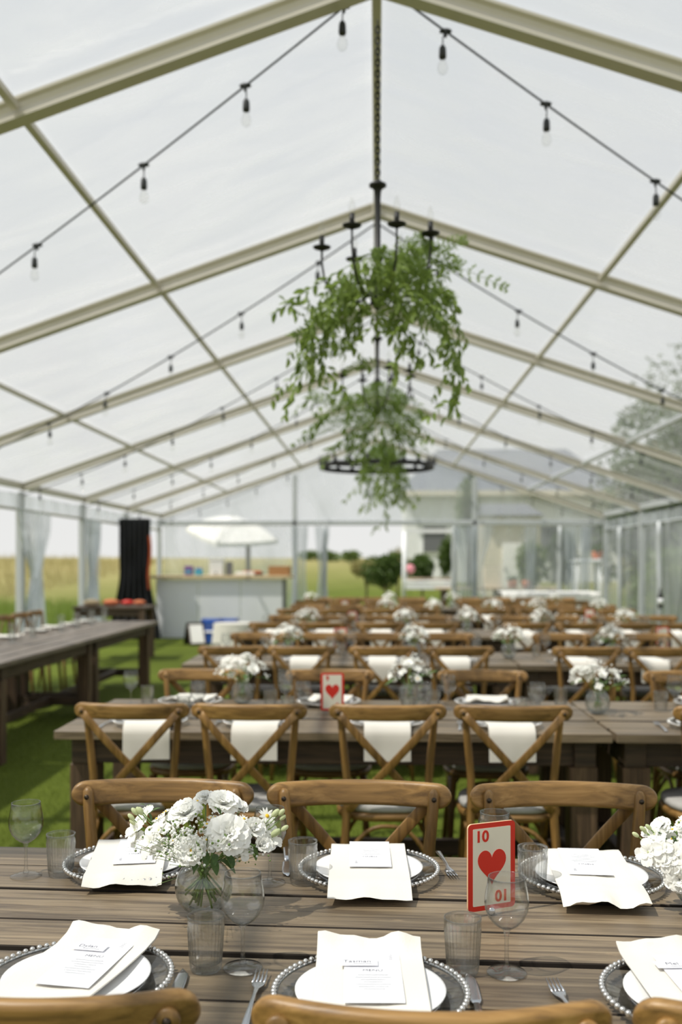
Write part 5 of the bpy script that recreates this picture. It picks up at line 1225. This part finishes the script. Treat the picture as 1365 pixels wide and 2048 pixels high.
m = MB(); m.tube([(0, 0, -.12), (0, 0, -(G(821, 1138, 27.4).z) + gh(1, 27.4))], .012, 6); m.build('stalk', 'stemg', o_)
o_.name = 'pink_bloom'; tag(o_, 'round pink bloom on a stalk by the white frame', 'flower')
y4 = 25.5; p = G(1000, 1178, y4)
e = empty('deck_platform', (G(1000, 1178, y4).x, y4, gh(1, y4)))
for k in range(8): m = MB(); m.box((0, k * .15, p.z + .0), (3.2, .14, .04)); m.build('board', 'deck', e, False)
for sx_ in (-1, 0, 1): m = MB(); m.box((sx_ * 1.4, .5, p.z / 2 - .02), (.1, 1.0, p.z - .03)); m.build('support', 'dark', e, False)
tag(e, 'low timber deck platform outside the far wall', 'deck')
p = G(985, 1175, 25.9); group_box('planter', [('tub', (0, 0, .28), (.46, .4, .55), 'cream'), ('soil', (0, 0, .56), (.40, .34, .02), 'bark')], 'tall cream planter standing on the timber deck', 'planter', base=(p.x, 25.9, PY(1000, 1178, y4).z + .02))
y5 = 24.5; xa5, xb5 = G(1148, 1150, y5).x, G(1200, 1150, y5).x
e = empty('bar_stool', ((xa5 + xb5) / 2, y5, 0)); zt5 = G(1170, 1122, y5).z; hw = (xb5 - xa5) / 2
for sx_ in (-1, 1):
    for sy_ in (-1, 1): m = MB(); m.tube([(sx_ * hw, sy_ * hw * .8, 0), (sx_ * hw * .8, sy_ * hw * .7, zt5)], .04, 8); m.build('leg', 'white', e)
m = MB(); m.box((0, 0, zt5), (2 * hw, 2 * hw, .09), bev=.02); m.build('seat', 'white', e, False)
m = MB(); m.box((0, -hw * .8, zt5 * .45), (2 * hw * .9, .04, .05)); m.build('foot_rest', 'white', e, False)
tag(e, 'tall white stool table outside the far right corner', 'stool')
for i, (px, py) in enumerate(((1026, 1156), (1054, 1158), (1195, 1132))):
    p = G(px, py, 25.6 if i < 2 else 24.5); m = MB(); m.lathe([(0, 0), (.08, 0), (.12, .2), (.13, .2), (.11, .02), (0, .02)], 14); z_ = PY(1000, 1178, y4).z + .02 if i < 2 else zt5 + .045
    o_ = m.build('flower_pot', 'terra', None, loc=(p.x, p.y, z_)); m = MB()
    for q in range(40): a = random.uniform(0, 6.28); m.add([(0, 0, 0), (.5, .2, .05), (1, 0, -.1), (.5, -.2, .05)], [(0, 1, 2, 3)], Matrix.Translation((cos(a) * .05, sin(a) * .05, .18)) @ Matrix.Rotation(a, 4, 'Z') @ Matrix.Rotation(-random.uniform(.2, 1.3), 4, 'Y') @ Matrix.Scale(.16, 4))
    stuff(m.build('foliage', 'hedge', o_, False)); tag(o_, ['terracotta pot at the left of the deck platform', 'terracotta pot right of its twin on the deck platform', 'terracotta pot on the tall white stool'][i], 'flower pot', 'terracotta pots')
# white clothed table behind the rows
p0, p1 = PY(1000, 1184, 18.0), PY(1190, 1184, 18.0); cxx = (p0.x + p1.x) / 2; hw = (p1.x - p0.x) / 2
e = empty('serving_table', (cxx, 18.0, 0))
m = MB(); m.box((0, 0, .90), (2 * hw, .8, .04), bev=.01); m.build('tabletop', 'dark_x', e, False)
for sx_ in (-1, 1):
    for sy_ in (-1, 1): m = MB(); m.box((sx_ * (hw - .1), sy_ * .33, .44), (.07, .07, .88)); m.build('leg', 'dark', e, False)
tag(e, 'long table behind the last row of farm tables on the right', 'table')
def cl(u, v):
    a = (u - .5) * 2; hwx = hw + .012; s_ = min(1, abs(a) * 1.6)
    y_ = a / .625 * .412 if abs(a) < .625 else math.copysign(.412 + .012 + .01 * sin(v * 60), a); z_ = .925 if abs(a) < .625 else .925 - (abs(a) - .625) / .375 * .40
    return (cxx - hwx + 2 * hwx * v, 18 + y_, z_)
m = MB(); m.grid(cl, 32, 60); tag(m.build('tablecloth', 'canvas'), 'white cloth over the long table behind the last row', 'tablecloth')
p = PY(1322, 1186, 15.2); e = empty('wine_bottle', (p.x, NEAR[5] + .5, ZT)); m = MB(); m.lathe([(0, 0), (.036, 0), (.038, .01), (.038, .18), (.030, .21), (.014, .24), (.014, .30), (0, .30)], 16); m.build('body', 'black', e)
m = MB(); m.lathe([(.0385, .06), (.0388, .06), (.0388, .15), (.0385, .15)], 16); m.build('label', 'paper', e); tag(e, 'dark wine bottle with a white label on the last table row', 'bottle')
